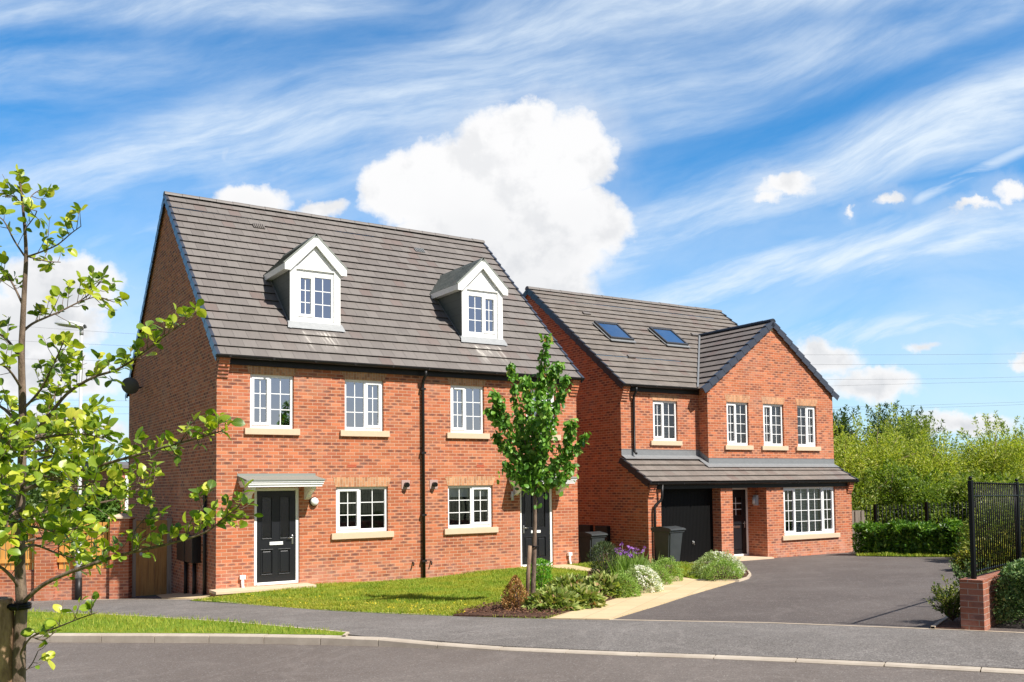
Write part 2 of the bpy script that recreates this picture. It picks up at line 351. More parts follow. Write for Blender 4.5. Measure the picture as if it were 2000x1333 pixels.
RIDGE = mat('ridge_tile', rough=.6, fn=lambda t, p: {'Base Color': t.mix(t.noise(t.obj(), 3.5, 5, .7), (.12, .105, .095), (.20, .18, .165)), 'Normal': t.bump(t.noise(t.obj(), 60, 3), .003, .5)})
TIMBER = mat('orange_timber', rough=.75, fn=lambda t, p: {'Base Color': t.ramp(t.noise(t.vm('MULTIPLY', t.obj(), (22, 22, 1.2)), 1., 4, .6), [(.25, (.52, .22, .04)), (.5, (.66, .32, .07)), (.75, (.72, .40, .12))]), 'Normal': t.bump(t.noise(t.vm('MULTIPLY', t.obj(), (70, 70, 2)), 1., 3), .002, .6)})
TIMBERD = mat('gate_timber', rough=.75, fn=lambda t, p: {'Base Color': t.ramp(t.noise(t.vm('MULTIPLY', t.obj(), (9, 9, .8)), 1., 4, .6), [(.3, (.26, .12, .035)), (.5, (.50, .27, .085)), (.7, (.38, .19, .06))]), 'Normal': t.bump(t.noise(t.vm('MULTIPLY', t.obj(), (60, 60, 2)), 1., 3), .002, .6)})
TIMBERG = mat('grey_timber', rough=.85, fn=lambda t, p: {'Base Color': t.ramp(t.noise(t.vm('MULTIPLY', t.obj(), (14, 14, 1.)), 1., 4, .6), [(.3, (.20, .17, .13)), (.5, (.36, .31, .25)), (.7, (.28, .24, .19))])})
STEEL = mat('galvanised_steel', (.42, .44, .45), .5, .15, fn=lambda t, p: {'Base Color': t.mix(t.noise(t.obj(), 6, 4), (.48, .50, .51), (.62, .64, .65))})
RAIL = mat('black_railing', (.006, .006, .006), .4, 0, .2)
def asphalt_fn(c0, c1, big=.35, speck=.25):
    def fn(t, p):
        o = t.obj(); n = t.noise(o, big, 5, .65); c = t.mix(t.ss(n, .35, .7), c0, c1)
        wr = t.noise(t.vm('ADD', t.vm('MULTIPLY', o, (.5, .5, .5)), (3., 7., 0.)), .9, 3, .5, 1.5); c = t.mix(t.m('MULTIPLY', t.ss(t.m('ABSOLUTE', t.m('SUBTRACT', wr, .5)), .035, .0), .22), c, tuple(k*1.5 for k in c1))
        st = t.noise(o, 1.7, 6, .75); c = t.mix(t.m('MULTIPLY', t.ss(st, .60, .72), .35), c, tuple(k*.62 for k in c0))
        vo = t.node('ShaderNodeTexVoronoi'); t.put(vo.inputs['Vector'], o); vo.inputs['Scale'].default_value = 75
        sp = t.node('ShaderNodeSeparateColor'); t.l.new(vo.outputs['Color'], sp.inputs[0])
        g = t.m('ADD', 1-speck, t.m('MULTIPLY', sp.outputs[0], 2*speck)); c = t.mix(1., c, t.xyz(g, g, g), 'MULTIPLY')
        c = t.mix(t.m('MULTIPLY', t.ss(sp.outputs[1], .93, 1.), .6), c, (.38, .36, .33))
        n3 = t.noise(o, 3.5, 4, .7); g3 = t.m('ADD', .88, t.m('MULTIPLY', n3, .24)); c = t.mix(1., c, t.xyz(g3, g3, g3), 'MULTIPLY')
        h = t.noise(o, 110, 3, .7)
        return {'Base Color': c, 'Normal': t.bump(h, .006, .8), 'Roughness': .86}
    return fn
ROAD = mat('road_asphalt', fn=asphalt_fn((.142, .118, .102), (.172, .147, .129), .3, .22), spec=.3)
PAVE = mat('pavement_asphalt', fn=asphalt_fn((.160, .145, .132), (.197, .180, .165), .5, .36), spec=.3)
DRIVE = mat('driveway_asphalt', fn=asphalt_fn((.108, .090, .081), (.138, .118, .107), .35, .18), spec=.3)
CONC = mat('kerb_concrete', rough=.9, fn=lambda t, p: {'Base Color': t.mix(t.ss(t.noise(t.obj(), 2.2, 6, .7), .3, .7), (.54, .47, .38), (.42, .355, .28)), 'Normal': t.bump(t.noise(t.obj(), 80, 4), .003, .6)})
EDGE = mat('edging_concrete', rough=.9, fn=lambda t, p: {'Base Color': t.mix(t.ss(t.noise(t.obj(), 3, 6, .7), .3, .7), (.60, .50, .38), (.48, .39, .28))})
def slab_fn(t, p):
    x, y, _ = t.sep(t.uv()); x, y = t.m('ADD', t.m('MULTIPLY', x, .8), t.m('MULTIPLY', y, .6)), t.m('SUBTRACT', t.m('MULTIPLY', y, .8), t.m('MULTIPLY', x, .6))
    fx = t.m('FRACT', t.m('DIVIDE', x, .6)); fy = t.m('FRACT', t.m('DIVIDE', y, .45))
    e = t.m('MINIMUM', t.m('MINIMUM', fx, t.m('SUBTRACT', 1., fx)), t.m('MINIMUM', fy, t.m('SUBTRACT', 1., fy)))
    r = t.white(t.xyz(t.m('FLOOR', t.m('DIVIDE', x, .6)), t.m('FLOOR', t.m('DIVIDE', y, .45)), .5))
    c = t.mix(r, (.58, .44, .25), (.66, .51, .31)); n = t.noise(t.obj(), 5, 5, .7)
    c = t.mix(t.m('MULTIPLY', t.ss(n, .45, .75), .3), c, (.42, .33, .21))
    c = t.mix(t.ss(e, .006, .018), (.40, .30, .18), c)
    return {'Base Color': c, 'Roughness': .85}
SLAB = mat('buff_paving', fn=slab_fn, spec=.25)
def grass_ground(t, p):
    o = t.obj(); n = t.noise(o, 2.2, 6, .7); n2 = t.noise(o, 40, 4, .7)
    c = t.ramp(t.m('ADD', t.m('MULTIPLY', n, .6), t.m('MULTIPLY', n2, .4)), [(.3, (.10, .16, .018)), (.5, (.18, .26, .026)), (.68, (.27, .31, .045))])
    return {'Base Color': c, 'Normal': t.bump(n2, .02, .8), 'Roughness': .95}
LAWNM = mat('lawn_soil', fn=grass_ground, spec=.1)
SOIL = mat('rough_ground', rough=.95, fn=lambda t, p: {'Base Color': t.ramp(t.noise(t.obj(), .8, 6, .7), [(.3, (.05, .075, .015)), (.6, (.09, .10, .03)), (.8, (.12, .10, .05))])})
MULCH = mat('bark_mulch', rough=.95, fn=lambda t, p: {'Base Color': t.ramp(t.noise(t.obj(), 24, 5, .7), [(.3, (.045, .022, .014)), (.55, (.12, .055, .03)), (.75, (.22, .11, .06))]), 'Normal': t.bump(t.noise(t.obj(), 22, 4, .7), .03, 1.)})
CHIP = mat('bark_chip', rough=.9, fn=lambda t, p: {'Base Color': t.ramp(t.node('ShaderNodeNewGeometry').outputs['Random Per Island'], [(0, (.05, .022, .014)), (.6, (.15, .065, .035)), (.92, (.24, .12, .06)), (1, (.40, .25, .14))])})
SLATE = mat('slate_chippings', rough=.8, fn=lambda t, p: {'Base Color': t.ramp(t.noise(t.obj(), 30, 4, .7), [(.35, (.05, .045, .055)), (.6, (.15, .13, .14)), (.8, (.26, .23, .23))]), 'Normal': t.bump(t.noise(t.obj(), 30, 3), .03, 1.)})
def leaf_mat(name, stops, trans=.35, rough=.45, spec=.4, veins=False, patch=None):
    if name in MATS: return MATS[name]
    m = bpy.data.materials.new(name); m.use_nodes = True; t = NT(m.node_tree); p = t.n['Principled BSDF']; o = t.n['Material Output']
    rnd = t.node('ShaderNodeNewGeometry').outputs['Random Per Island']; c = t.ramp(rnd, stops)
    if patch: c = t.mix(t.m('MULTIPLY', t.ss(t.noise(t.obj(), 1.1, 5, .68), .42, .66), .75), c, patch)
    if veins:
        x, y, _ = t.sep(t.uv()); ax = t.m('ABSOLUTE', t.m('SUBTRACT', x, .5))
        w = t.m('FRACT', t.m('MULTIPLY', t.m('SUBTRACT', y, t.m('MULTIPLY', ax, .9)), 7.)); vn = t.ss(t.m('ABSOLUTE', t.m('SUBTRACT', w, .5)), .36, .5)
        vn = t.m('MAXIMUM', vn, t.ss(ax, .035, .012)); c = t.mix(t.m('MULTIPLY', vn, .45), c, (.30, .42, .05))
        t.put(p.inputs['Normal'], t.bump(vn, .002, -.9))
    t.put(p.inputs['Base Color'], c); p.inputs['Roughness'].default_value = rough; p.inputs['Specular IOR Level'].default_value = spec
    tr = t.node('ShaderNodeBsdfTranslucent'); t.put(tr.inputs[0], t.mix(1., c, (1.5, 1.6, .55), 'MULTIPLY'))
    mx = t.node('ShaderNodeMixShader'); mx.inputs[0].default_value = trans
    t.l.new(p.outputs[0], mx.inputs[1]); t.l.new(tr.outputs[0], mx.inputs[2]); t.l.new(mx.outputs[0], o.inputs[0])
    MATS[name] = m; return m
def bark_fn(c0, c1, sc=30):
    return lambda t, p: {'Base Color': t.mix(t.ss(t.noise(t.vm('MULTIPLY', t.obj(), (1, 1, .3)), sc, 5, .7), .35, .7), c0, c1), 'Normal': t.bump(t.noise(t.vm('MULTIPLY', t.obj(), (1, 1, .35)), sc*1.5, 5, .7), .01, 1.), 'Roughness': .85}
BARK = mat('young_bark', fn=bark_fn((.10, .065, .045), (.24, .17, .12)))
BARKR = mat('stake_bark', fn=bark_fn((.16, .09, .05), (.42, .27, .16), 14))
STAKE = mat('timber_stake', fn=bark_fn((.18, .11, .07), (.34, .23, .15), 20))
def glass_mat(name, tint, refl, rough=.02, nz=0):
    if name in MATS: return MATS[name]
    m = bpy.data.materials.new(name); m.use_nodes = True; t = NT(m.node_tree); o = t.n['Material Output']; t.n.remove(t.n['Principled BSDF'])
    tr = t.node('ShaderNodeBsdfTransparent'); tr.inputs[0].default_value = tint+(1,)
    gl = t.node('ShaderNodeBsdfGlossy'); gl.inputs['Color'].default_value = (.92, .95, 1., 1); gl.inputs['Roughness'].default_value = rough
    fr = t.node('ShaderNodeFresnel'); fr.inputs[0].default_value = 1.5
    t.put(gl.inputs['Normal'], t.bump(t.noise(t.obj(), 1.3, 2), .004, .5)); 
    fac = t.m('ADD', t.m('MULTIPLY', fr.outputs[0], 1.6), refl, None, True)
    mx = t.node('ShaderNodeMixShader'); t.put(mx.inputs[0], fac); t.l.new(tr.outputs[0], mx.inputs[1]); t.l.new(gl.outputs[0], mx.inputs[2]); t.l.new(mx.outputs[0], o.inputs[0])
    MATS[name] = m; return m
GLASS = glass_mat('window_glass', (.93, .96, .95), .08)
GLASSU = glass_mat('upper_window_glass', (.6, .66, .68), .50)
GLASSD = glass_mat('obscure_glass', (.25, .25, .24), .02, .25)

# ------------------------------------------------------------------ ground shape and pixel rays
def H(x, y):
    z = -.22-.035*min(y, 0)-.07*min(max(y, 0), 4)
    if x > -1 and x < 12.5:
        hb = np.interp(x, [-.6, .3, 2.3, 5, 7.6, 10, 11.5, 12.3], [0, .10, .13, .09, .20, .20, .1, 0])
        s_ = min(max(1+y/3.2, 0), 1); s_ = s_*s_*(3-2*s_)
        z += hb*s_
    if y < -24: z = -.22+.035*24
    return z
def at(x, y, off=0.):                          # the ground point seen at a pixel of the 2000 px photo
    d = pdir(x, y); tt = 10.
    for _ in range(60):
        P = CAM+tt*d; tt = .5*tt+.5*(H(P[0], P[1])+off-CAM[2])/d[2]
    P = CAM+tt*d; return Vector((P[0], P[1], H(P[0], P[1])+off))
def atd(x, y, depth):                          # the point at a pixel and a distance along the view
    P = CAM+depth*pdir(x, y); return Vector(P)
def depth_of(P): return float(np.dot(np.array(P)-CAM, CW))
def struct(o): o['kind'] = 'structure'; return o
def sheet(name, pts, off, material, cell=.5, skirt=.12, kind='structure', label=None):
    """flat area given by its outline (world xy), following the ground"""
    bm = bmesh.new(); vs = [bm.verts.new((p[0], p[1], 0)) for p in pts]; f = bm.faces.new(vs)
    bmesh.ops.triangulate(bm, faces=[f])
    for _ in range(7):
        es = [e for e in bm.edges if e.calc_length() > cell]
        if not es: break
        bmesh.ops.subdivide_edges(bm, edges=es, cuts=1); bmesh.ops.triangulate(bm, faces=[f for f in bm.faces if len(f.verts) > 3])
    for v in bm.verts: v.co.z = H(v.co.x, v.co.y)+off
    bmesh.ops.recalc_face_normals(bm, faces=bm.faces[:])
    if sum(f.normal.z for f in bm.faces) < 0: bmesh.ops.reverse_faces(bm, faces=bm.faces[:])
    if skirt:
        be = [e for e in bm.edges if e.is_boundary]; g = bmesh.ops.extrude_edge_only(bm, edges=be)['geom']
        for v in g:
            if isinstance(v, bmesh.types.BMVert): v.co.z -= skirt
    mb = MB(); mb.addbm(bm); o = mb.build(name, material); o['kind'] = kind
    if label: o['label'] = label
    return o
def strip(name, A, B, material, offA, offB, n=80):
    def res(L, n):
        L = [np.array(p[:2]) for p in L]; d = [0]
        for i in range(1, len(L)): d.append(d[-1]+np.linalg.norm(L[i]-L[i-1]))
        s_ = np.linspace(0, d[-1], n); return [(np.interp(q, d, [p[0] for p in L]), np.interp(q, d, [p[1] for p in L])) for q in s_]
    a_, b_ = res(A, n), res(B, n); mb = MB(); k = 6; rows = []
    for i in range(n):
        row = []
        for j in range(k+1):
            f = j/k; x = a_[i][0]*(1-f)+b_[i][0]*f; y = a_[i][1]*(1-f)+b_[i][1]*f
            oa = offA(i/(n-1)) if callable(offA) else offA; ob_ = offB(x, y) if callable(offB) else offB
            row.append((x, y, H(x, y)+oa*(1-f)+ob_*f))
        rows.append(row)
    for i in range(n-1):
        for j in range(k): mb.face([rows[i][j], rows[i+1][j], rows[i+1][j+1], rows[i][j+1]])
        for r_ in (0, k):
            p, q = rows[i][r_], rows[i+1][r_]; mb.face([p, q, (q[0], q[1], q[2]-.2), (p[0], p[1], p[2]-.2)])
    o = mb.build(name, material); return struct(o)
#SPLIT_SETTING

# ------------------------------------------------------------------ the setting
mb = MB()                                       # one big sheet at road level out to the horizon
gx_ = sorted(set(list(np.linspace(-60, 80, 57))+[-900, -400, -150, 150, 400, 900])); gy_ = sorted(set(list(np.linspace(-44, 20, 33))+[-900, -300, -100, 60, 150, 400, 1200]))
idx = {}
for i, x in enumerate(gx_):
    for j, y in enumerate(gy_): idx[i, j] = len(mb.v); mb.v.append((x, y, -.22-.035*min(max(y, -24), 0)-.07*min(max(y, 0), 4)-.16))
for i in range(len(gx_)-1):
    for j in range(len(gy_)-1): mb.f.append((idx[i, j], idx[i+1, j], idx[i+1, j+1], idx[i, j+1])); mb.mi.append(0); mb.sm.append(True)
struct(mb.build('ground', SOIL))
W2 = lambda L, off=0.: [at(x, y, off) for x, y in L]
KL = [(-60, 1239), (90, 1239.5), (400, 1240), (560, 1242), (668, 1243.5)]
KD = [(770, 1249), (890, 1263)]
KR = [(1000, 1268), (1200, 1276.5), (1500, 1287), (1750, 1299), (2000, 1313)]
kp = W2(KL)+[at(770, 1249, -.02), at(890, 1263.5, -.085)]+W2(KR, -.09)
ko = [0]*5+[-.01, -.085]+[-.09]*5
def extend(L, a, b):
    L = [Vector((p[0], p[1], 0)) for p in L]
    return [L[0]+(L[0]-L[1]).normalized()*a]+L+[L[-1]+(L[-1]-L[-2]).normalized()*b]
kp = extend(kp, 25, 40); ko = [0]+ko+[-.09]
kd = [0]
for i in range(1, len(kp)): kd.append(kd[-1]+(kp[i]-kp[i-1]).length)
def kpos(s_):
    x = np.interp(s_, kd, [p[0] for p in kp]); y = np.interp(s_, kd, [p[1] for p in kp]); return Vector((x, y, 0)), float(np.interp(s_, kd, ko))
def ksmooth(s_):
    a_, o1 = kpos(max(s_-.5, 0)); b_, o2 = kpos(min(s_+.5, kd[-1])); c_, o3 = kpos(s_); return (a_+b_+c_)/3, (o1+o2+o3)/3
KN = int(kd[-1]/.5)
kpts = [ksmooth(kd[-1]*i/KN) for i in range(KN+1)]
def knorm(i):
    a_ = kpts[max(i-1, 0)][0]; b_ = kpts[min(i+1, KN)][0]; d = (b_-a_).normalized(); return Vector((-d.y, d.x, 0))   # towards the houses
kin = [kpts[i][0]+knorm(i)*.13 for i in range(KN+1)]
mb = MB(); s_ = 0.
def kat(s_):
    i = min(max(s_/kd[-1]*KN, 0), KN-1e-6); k = int(i); f = i-k
    return kpts[k][0]*(1-f)+kpts[k+1][0]*f, kpts[k][1]*(1-f)+kpts[k+1][1]*f, knorm(k)
while s_ < kd[-1]-1:
    L = .9; p0, o0, n0 = kat(s_); p1, o1, n1_ = kat(s_+L); jz = random.uniform(-.003, .003)
    def sec(p, o_, n_):
        z = H(p.x, p.y)+o_+jz; q = p+n_*.125
        return [(p.x, p.y, z-.22), (p.x, p.y, z-.018), (p.x+n_.x*.018, p.y+n_.y*.018, z), (q.x, q.y, z+.004), (q.x, q.y, z-.22)]
    A, B = sec(p0, o0, n0), sec(p1, o1, n1_)
    for k in range(4): mb.face([A[k], B[k], B[k+1], A[k+1]])
    mb.face(A); mb.face(B[::-1]); s_ += L+.014
struct(mb.build('kerb', CONC))
# road: between the kerb and the near side kerb
far = [kpts[i][0]-knorm(i)*-.02 for i in range(0, KN+1)]; near = [kpts[i][0]-knorm(i)*5.8 for i in range(0, KN+1)]
near = [Vector(((near[max(i-6, 0)].x+near[i].x+near[min(i+6, KN)].x)/3, (near[max(i-6, 0)].y+near[i].y+near[min(i+6, KN)].y)/3, 0)) for i in range(KN+1)]
strip('road', far, near, ROAD, -.115, -.115, 150)
# near side verge where the foreground tree stands (behind and beside the camera)
nv2 = [kpts[i][0]-knorm(i)*16 for i in range(0, KN+1, 8)]
mb = MB()
nr = near[::8]
for i in range(len(nr)-1):
    mb.face([(*nr[i][:2], H(*nr[i][:2])-.01), (*nr[i+1][:2], H(*nr[i+1][:2])-.01), (*nv2[i+1][:2], H(*nv2[i+1][:2])-.01), (*nv2[i][:2], H(*nv2[i][:2])-.01)])
    mb.face([(*nr[i][:2], H(*nr[i][:2])-.01), (*nr[i+1][:2], H(*nr[i+1][:2])-.01), (*nr[i+1][:2], H(*nr[i+1][:2])-.2), (*nr[i][:2], H(*nr[i][:2])-.2)])
struct(mb.build('near_verge', LAWNM))
# pavement
PB = [(-30, 1171.5), (110, 1171.5), (230, 1170.5), (320, 1171), (400, 1174), (480, 1180), (560, 1187), (660, 1193), (760, 1198), (890, 1203), (1070, 1209), (1190, 1211), (1500, 1217), (1880, 1231.5), (2000, 1237)]
pb = extend(W2(PB), 12, 14)
VF = [(-30, 1195), (60, 1196), (250, 1203.5), (450, 1216), (676, 1236.5)]
vf = extend(W2(VF), 12, 0)[:-1]
ik = min(range(KN+1), key=lambda i: (kpts[i][0]-Vector((*at(668, 1243)[:2], 0))).length)
front = vf+[kin[i] for i in range(ik, KN+1, 2)]
def pav_off(x, y):
    best = min(range(KN+1), key=lambda i: (kpts[i][0].x-x)**2+(kpts[i][0].y-y)**2); d = math.hypot(kpts[best][0].x-x, kpts[best][0].y-y)
    return kpts[best][1]*max(0, 1-d/1.2)
PBo = Vector((0, 0, 0))
strip('pavement', pb, front, PAVE, 0., pav_off, 150)
# grass verge beside the kerb
vk = [kin[i] for i in range(0, ik+1, 2)]
verge_poly = [(p.x, p.y) for p in vf]+[(p.x, p.y) for p in vk[::-1]]
sheet('verge', verge_poly, .012, LAWNM)
def edging(name, L, w=.05, off=.012, h=.1, side=1):
    mb = MB(); L = [Vector((p[0], p[1], 0)) for p in L]; S = []
    for i in range(len(L)-1):
        n = max(1, int((L[i+1]-L[i]).length/.6))
        for k in range(n): S.append(L[i].lerp(L[i+1], k/n))
    S.append(L[-1]); secs = []
    for i, p in enumerate(S):
        d = (S[min(i+1, len(S)-1)]-S[max(i-1, 0)]).normalized(); n = Vector((-d.y, d.x, 0))*side*w; q = p+n; z = H(p.x, p.y)+off; z2 = H(q.x, q.y)+off
        secs.append([(p.x, p.y, z-h), (p.x, p.y, z), (q.x, q.y, z2), (q.x, q.y, z2-h)])
    for a_, b_ in zip(secs, secs[1:]):
        for k in range(3): mb.face([a_[k], b_[k], b_[k+1], a_[k+1]])
    return struct(mb.build(name, EDGE))
edging('verge_edging', [(p.x, p.y) for p in vf]+[at(668, 1243)[:2]], .05, .014)
edging('pavement_edging', pb[:], .055, .006)
# driveway, beds, lawn, path
H2O = Vector((11.756, .432, 0)); H2T = -.013
def h2(x, y): return (H2O.x+math.cos(H2T)*x-math.sin(H2T)*y, H2O.y+math.sin(H2T)*x+math.cos(H2T)*y)
PBW = {px: at(px, py) for px, py in PB}
dr = [PBW[1190], PBW[1500], PBW[1880]]
pr_ = extend([PBW[1880], PBW[2000]], 0, 14)
dr += [pr_[2], pr_[3]]+[(27, -6), (23.2, -4.2), at(1890, 1087.5), at(1780, 1086.5), at(1672, 1085)]+[h2(8.6, -.45), h2(0.1, -.38), h2(0, -.8), (10.9, -1.0), (9.8, -1.2)]
dr += [at(1300, 1120), at(1200, 1150)]
sheet('driveway', [(p[0], p[1]) for p in dr], -.004, DRIVE, .6)
lawn = [at(x, y) for x, y in [(372, 1173), (400, 1174.5), (480, 1180.5), (560, 1187.5), (660, 1193.5), (760, 1198.5), (890, 1203.5), (1070, 1209)]]
lawn += [at(1190, 1172), at(1318, 1135), at(1322, 1112)]+[(10.9, -.02), (9.6, -.02), (9.54, .3), (-.05, .3), (-.1, -.3)]
lawn = [(p[0], p[1]) for p in lawn]
sheet('lawn', lawn, .004, LAWNM, .4)
PATH = [(1072, 1209.2), (1190, 1211), (1290, 1181), (1345, 1163), (1400, 1147), (1438, 1135.5), (1395, 1136), (1360, 1133), (1322, 1126.5), (1240, 1119), (1152, 1111), (1075, 1103.5), (1040, 1107), (1100, 1112), (1150, 1117), (1230, 1124), (1290, 1131), (1310, 1137), (1250, 1156), (1165, 1182), (1110, 1197)]
sheet('path', [at(x, y)[:2] for x, y in PATH], .016, SLAB, .4, .06)
BED = [(885, 1203.5), (1068, 1208.5), (1110, 1196.5), (1165, 1181.5), (1250, 1155.5), (1309, 1136.5), (1290, 1131), (1230, 1124), (1150, 1118), (1140, 1140), (1060, 1160), (1020, 1172), (975, 1183), (930, 1190)]
sheet('mulch_bed', [at(x, y)[:2] for x, y in BED], .026, MULCH, .35, .05)
BED2 = [(1376, 1130), (1400, 1135), (1440, 1135), (1460, 1127), (1460, 1119), (1440, 1112), (1390, 1108), (1365, 1115)]
sheet('shrub_bed', [at(x, y)[:2] for x, y in BED2], .03, MULCH, .35, .05)
edging('bed_edging', [at(x, y)[:2] for x, y in [(1395, 1136.5), (1440, 1136), (1458, 1130.5), (1463, 1124), (1458, 1117), (1440, 1111.5)]], .05, .045, .1, -1)
PATCH = [(1312, 1108), (1374, 1108.5), (1372, 1130), (1352, 1131), (1322, 1126)]
sheet('grass_patch', [at(x, y)[:2] for x, y in PATCH], .022, LAWNM, .35, .05)
SL = [(90, 1171), (230, 1170), (305, 1168.5), (330, 1168), (335, 1162), (255, 1162), (60, 1166)]
sheet('slate_gravel', [at(x, y)[:2] for x, y in SL], .008, SLATE, .35, .05)
GP = [(305, 1163), (345, 1159.5), (407, 1161), (412, 1168), (395, 1172.5), (318, 1169.5)]
sheet('side_path', [at(x, y)[:2] for x, y in GP], .016, SLAB, .35, .05)
RB = [(1826, 1228.5), (1884, 1231), (1884, 1190), (1862, 1196)]
sheet('corner_bed', [at(x, y)[:2] for x, y in RB], .02, MULCH, .35, .05)
edging('corner_bed_edging', [at(x, y)[:2] for x, y in [(1826, 1229), (1862, 1204), (1884, 1190)]], .05, .035, .1)
sheet('far_grass_strip', [at(x, y)[:2] for x, y in [(1672, 1085.5), (1780, 1087.5), (1890, 1088), (1890, 1084.5), (1780, 1083), (1672, 1082)]], .02, LAWNM, .5, .05)
# grass blades (nobody could count them)
def inpoly(P, c):
    ins = np.zeros(len(c), bool); j = len(P)-1
    for i in range(len(P)):
        xi, yi, xj, yj = *P[i], *P[j]; ins ^= ((yi > c[:, 1]) != (yj > c[:, 1])) & (c[:, 0] < (xj-xi)*(c[:, 1]-yi)/(yj-yi+1e-12)+xi); j = i
    return ins
def blades(name, poly, n, h0, h1, mats, off=0., wid=.006, flowers=0, skip=()):
    P = np.array([(p[0], p[1]) for p in poly]); lo, hi = P.min(0), P.max(0)
    c = rng.uniform(lo, hi, (n*3, 2)); inside = np.zeros(len(c), bool); j = len(P)-1
    for i in range(len(P)):
        xi, yi, xj, yj = *P[i], *P[j]
        cond = ((yi > c[:, 1]) != (yj > c[:, 1])) & (c[:, 0] < (xj-xi)*(c[:, 1]-yi)/(yj-yi+1e-12)+xi); inside ^= cond; j = i
    for sk in skip: inside &= ~inpoly(np.array([tuple(p) for p in sk]), c)
    c = c[inside][:n]; n = len(c)
    z = np.array([H(x, y) for x, y in c])+off
    clump = .55+.9*(np.sin(c[:, 0]*2.3+np.sin(c[:, 1]*3.1)*1.7)*np.cos(c[:, 1]*2.7+c[:, 0])*.5+.5)
    h = rng.uniform(h0, h1, n)*clump; a = rng.uniform(0, 6.283, n); w = wid*rng.uniform(.7, 1.5, n)
    lx, ly = rng.normal(0, .45, n)*h, rng.normal(0, .45, n)*h
    V = np.zeros((n, 4, 3)); dx, dy = np.cos(a)*w, np.sin(a)*w
    V[:, 0] = np.stack([c[:, 0]-dx, c[:, 1]-dy, z], 1); V[:, 1] = np.stack([c[:, 0]+dx, c[:, 1]+dy, z], 1)
    V[:, 2] = np.stack([c[:, 0]+dx*.5+lx, c[:, 1]+dy*.5+ly, z+h], 1); V[:, 3] = np.stack([c[:, 0]-dx*.5+lx, c[:, 1]-dy*.5+ly, z+h], 1)
    return quads(name, V, mats)
def quads(name, V, mats, parent=None, mi=None, uv=None):
    n = len(V); me = bpy.data.meshes.new(name); me.vertices.add(n*4); me.vertices.foreach_set('co', V.ravel())
    me.loops.add(n*4); me.loops.foreach_set('vertex_index', np.arange(n*4)); me.polygons.add(n)
    me.polygons.foreach_set('loop_start', np.arange(0, n*4, 4)); me.polygons.foreach_set('loop_total', np.full(n, 4))
    for m in (mats if isinstance(mats, (list, tuple)) else [mats]): me.materials.append(m)
    if mi is not None: me.polygons.foreach_set('material_index', mi)
    me.update(calc_edges=True)
    o = bpy.data.objects.new(name, me); col0.objects.link(o); o.parent = parent; return o
GR = leaf_mat('grass_blade', [(0, (.11, .20, .02)), (.4, (.22, .33, .032)), (.75, (.32, .39, .048)), (1, (.46, .45, .10))], .3, .6, .2, patch=(.42, .40, .055))
GRY = leaf_mat('dry_grass_blade', [(0, (.18, .25, .02)), (.4, (.36, .38, .04)), (.75, (.50, .45, .06)), (1, (.55, .47, .15))], .3, .6, .2)
tag(blades('grass', lawn, 95000, .025, .06, GR, .0, .005, 0, ([at(x, y)[:2] for x, y in BED], [at(x, y)[:2] for x, y in PATH])), 'short green grass of the front lawn', 'grass', kind='stuff')
tag(blades('verge_grass', verge_poly, 60000, .03, .07, GR, .012, .0045), 'green grass of the kerbside verge', 'grass', kind='stuff')
tag(blades('edge_grass', [at(x, y)[:2] for x, y in [(410, 1171), (480, 1180), (660, 1193), (890, 1203), (940, 1190), (700, 1178), (520, 1168)]], 16000, .03, .06, GRY, .0, .005), 'yellowing grass along the front edge of the lawn', 'grass', kind='stuff')
tag(blades('patch_grass', [at(x, y)[:2] for x, y in PATCH], 7000, .05, .12, GR, .02), 'long green grass behind the buff path', 'grass', kind='stuff')
tag(blades('strip_grass', [at(x, y)[:2] for x, y in [(1672, 1086.5), (1780, 1088), (1892, 1089), (1892, 1085), (1780, 1084), (1672, 1083)]], 3000, .03, .10, GR, .02, .01), 'dry grass strip below the laurel hedge', 'grass', kind='stuff')

# ------------------------------------------------------------------ building helpers (house-local: x along the front, y back, z up)
def wallgrid(mb, F, u0, u1, z0, z1, holes, depth=.1, mi=0):
    """vertical wall with rectangular openings; F(u, d, z) gives the point, d = depth into the wall"""
    us = sorted({u0, u1, *[h[0] for h in holes], *[h[1] for h in holes]}); zs = sorted({z0, z1, *[h[2] for h in holes], *[h[3] for h in holes]})
    for a_, b_ in zip(us, us[1:]):
        for c_, d_ in zip(zs, zs[1:]):
            mu, mz = (a_+b_)/2, (c_+d_)/2
            if any(h[0] < mu < h[1] and h[2] < mz < h[3] for h in holes): continue
            mb.face([F(a_, 0, c_), F(b_, 0, c_), F(b_, 0, d_), F(a_, 0, d_)], mi)
    for (a_, b_, c_, d_) in [h[:4] for h in holes]:
        mb.face([F(a_, 0, c_), F(a_, 0, d_), F(a_, depth, d_), F(a_, depth, c_)], mi); mb.face([F(b_, 0, c_), F(b_, depth, c_), F(b_, depth, d_), F(b_, 0, d_)], mi)
        mb.face([F(a_, 0, d_), F(b_, 0, d_), F(b_, depth, d_), F(a_, depth, d_)], mi); mb.face([F(a_, 0, c_), F(a_, depth, c_), F(b_, depth, c_), F(b_, 0, c_)], mi)
def bars(mb, x0, x1, z0, z1, y, rows, cols, w=.0095, d=.008):
    for r_ in range(1, rows):
        z = z0+(z1-z0)*r_/rows; mb.box(x0, x1, y-d, y+d, z-w, z+w)
    for c_ in range(1, cols):
        x = x0+(x1-x0)*c_/cols; mb.box(x-w, x+w, y-d-.001, y+d+.001, z0, z1)
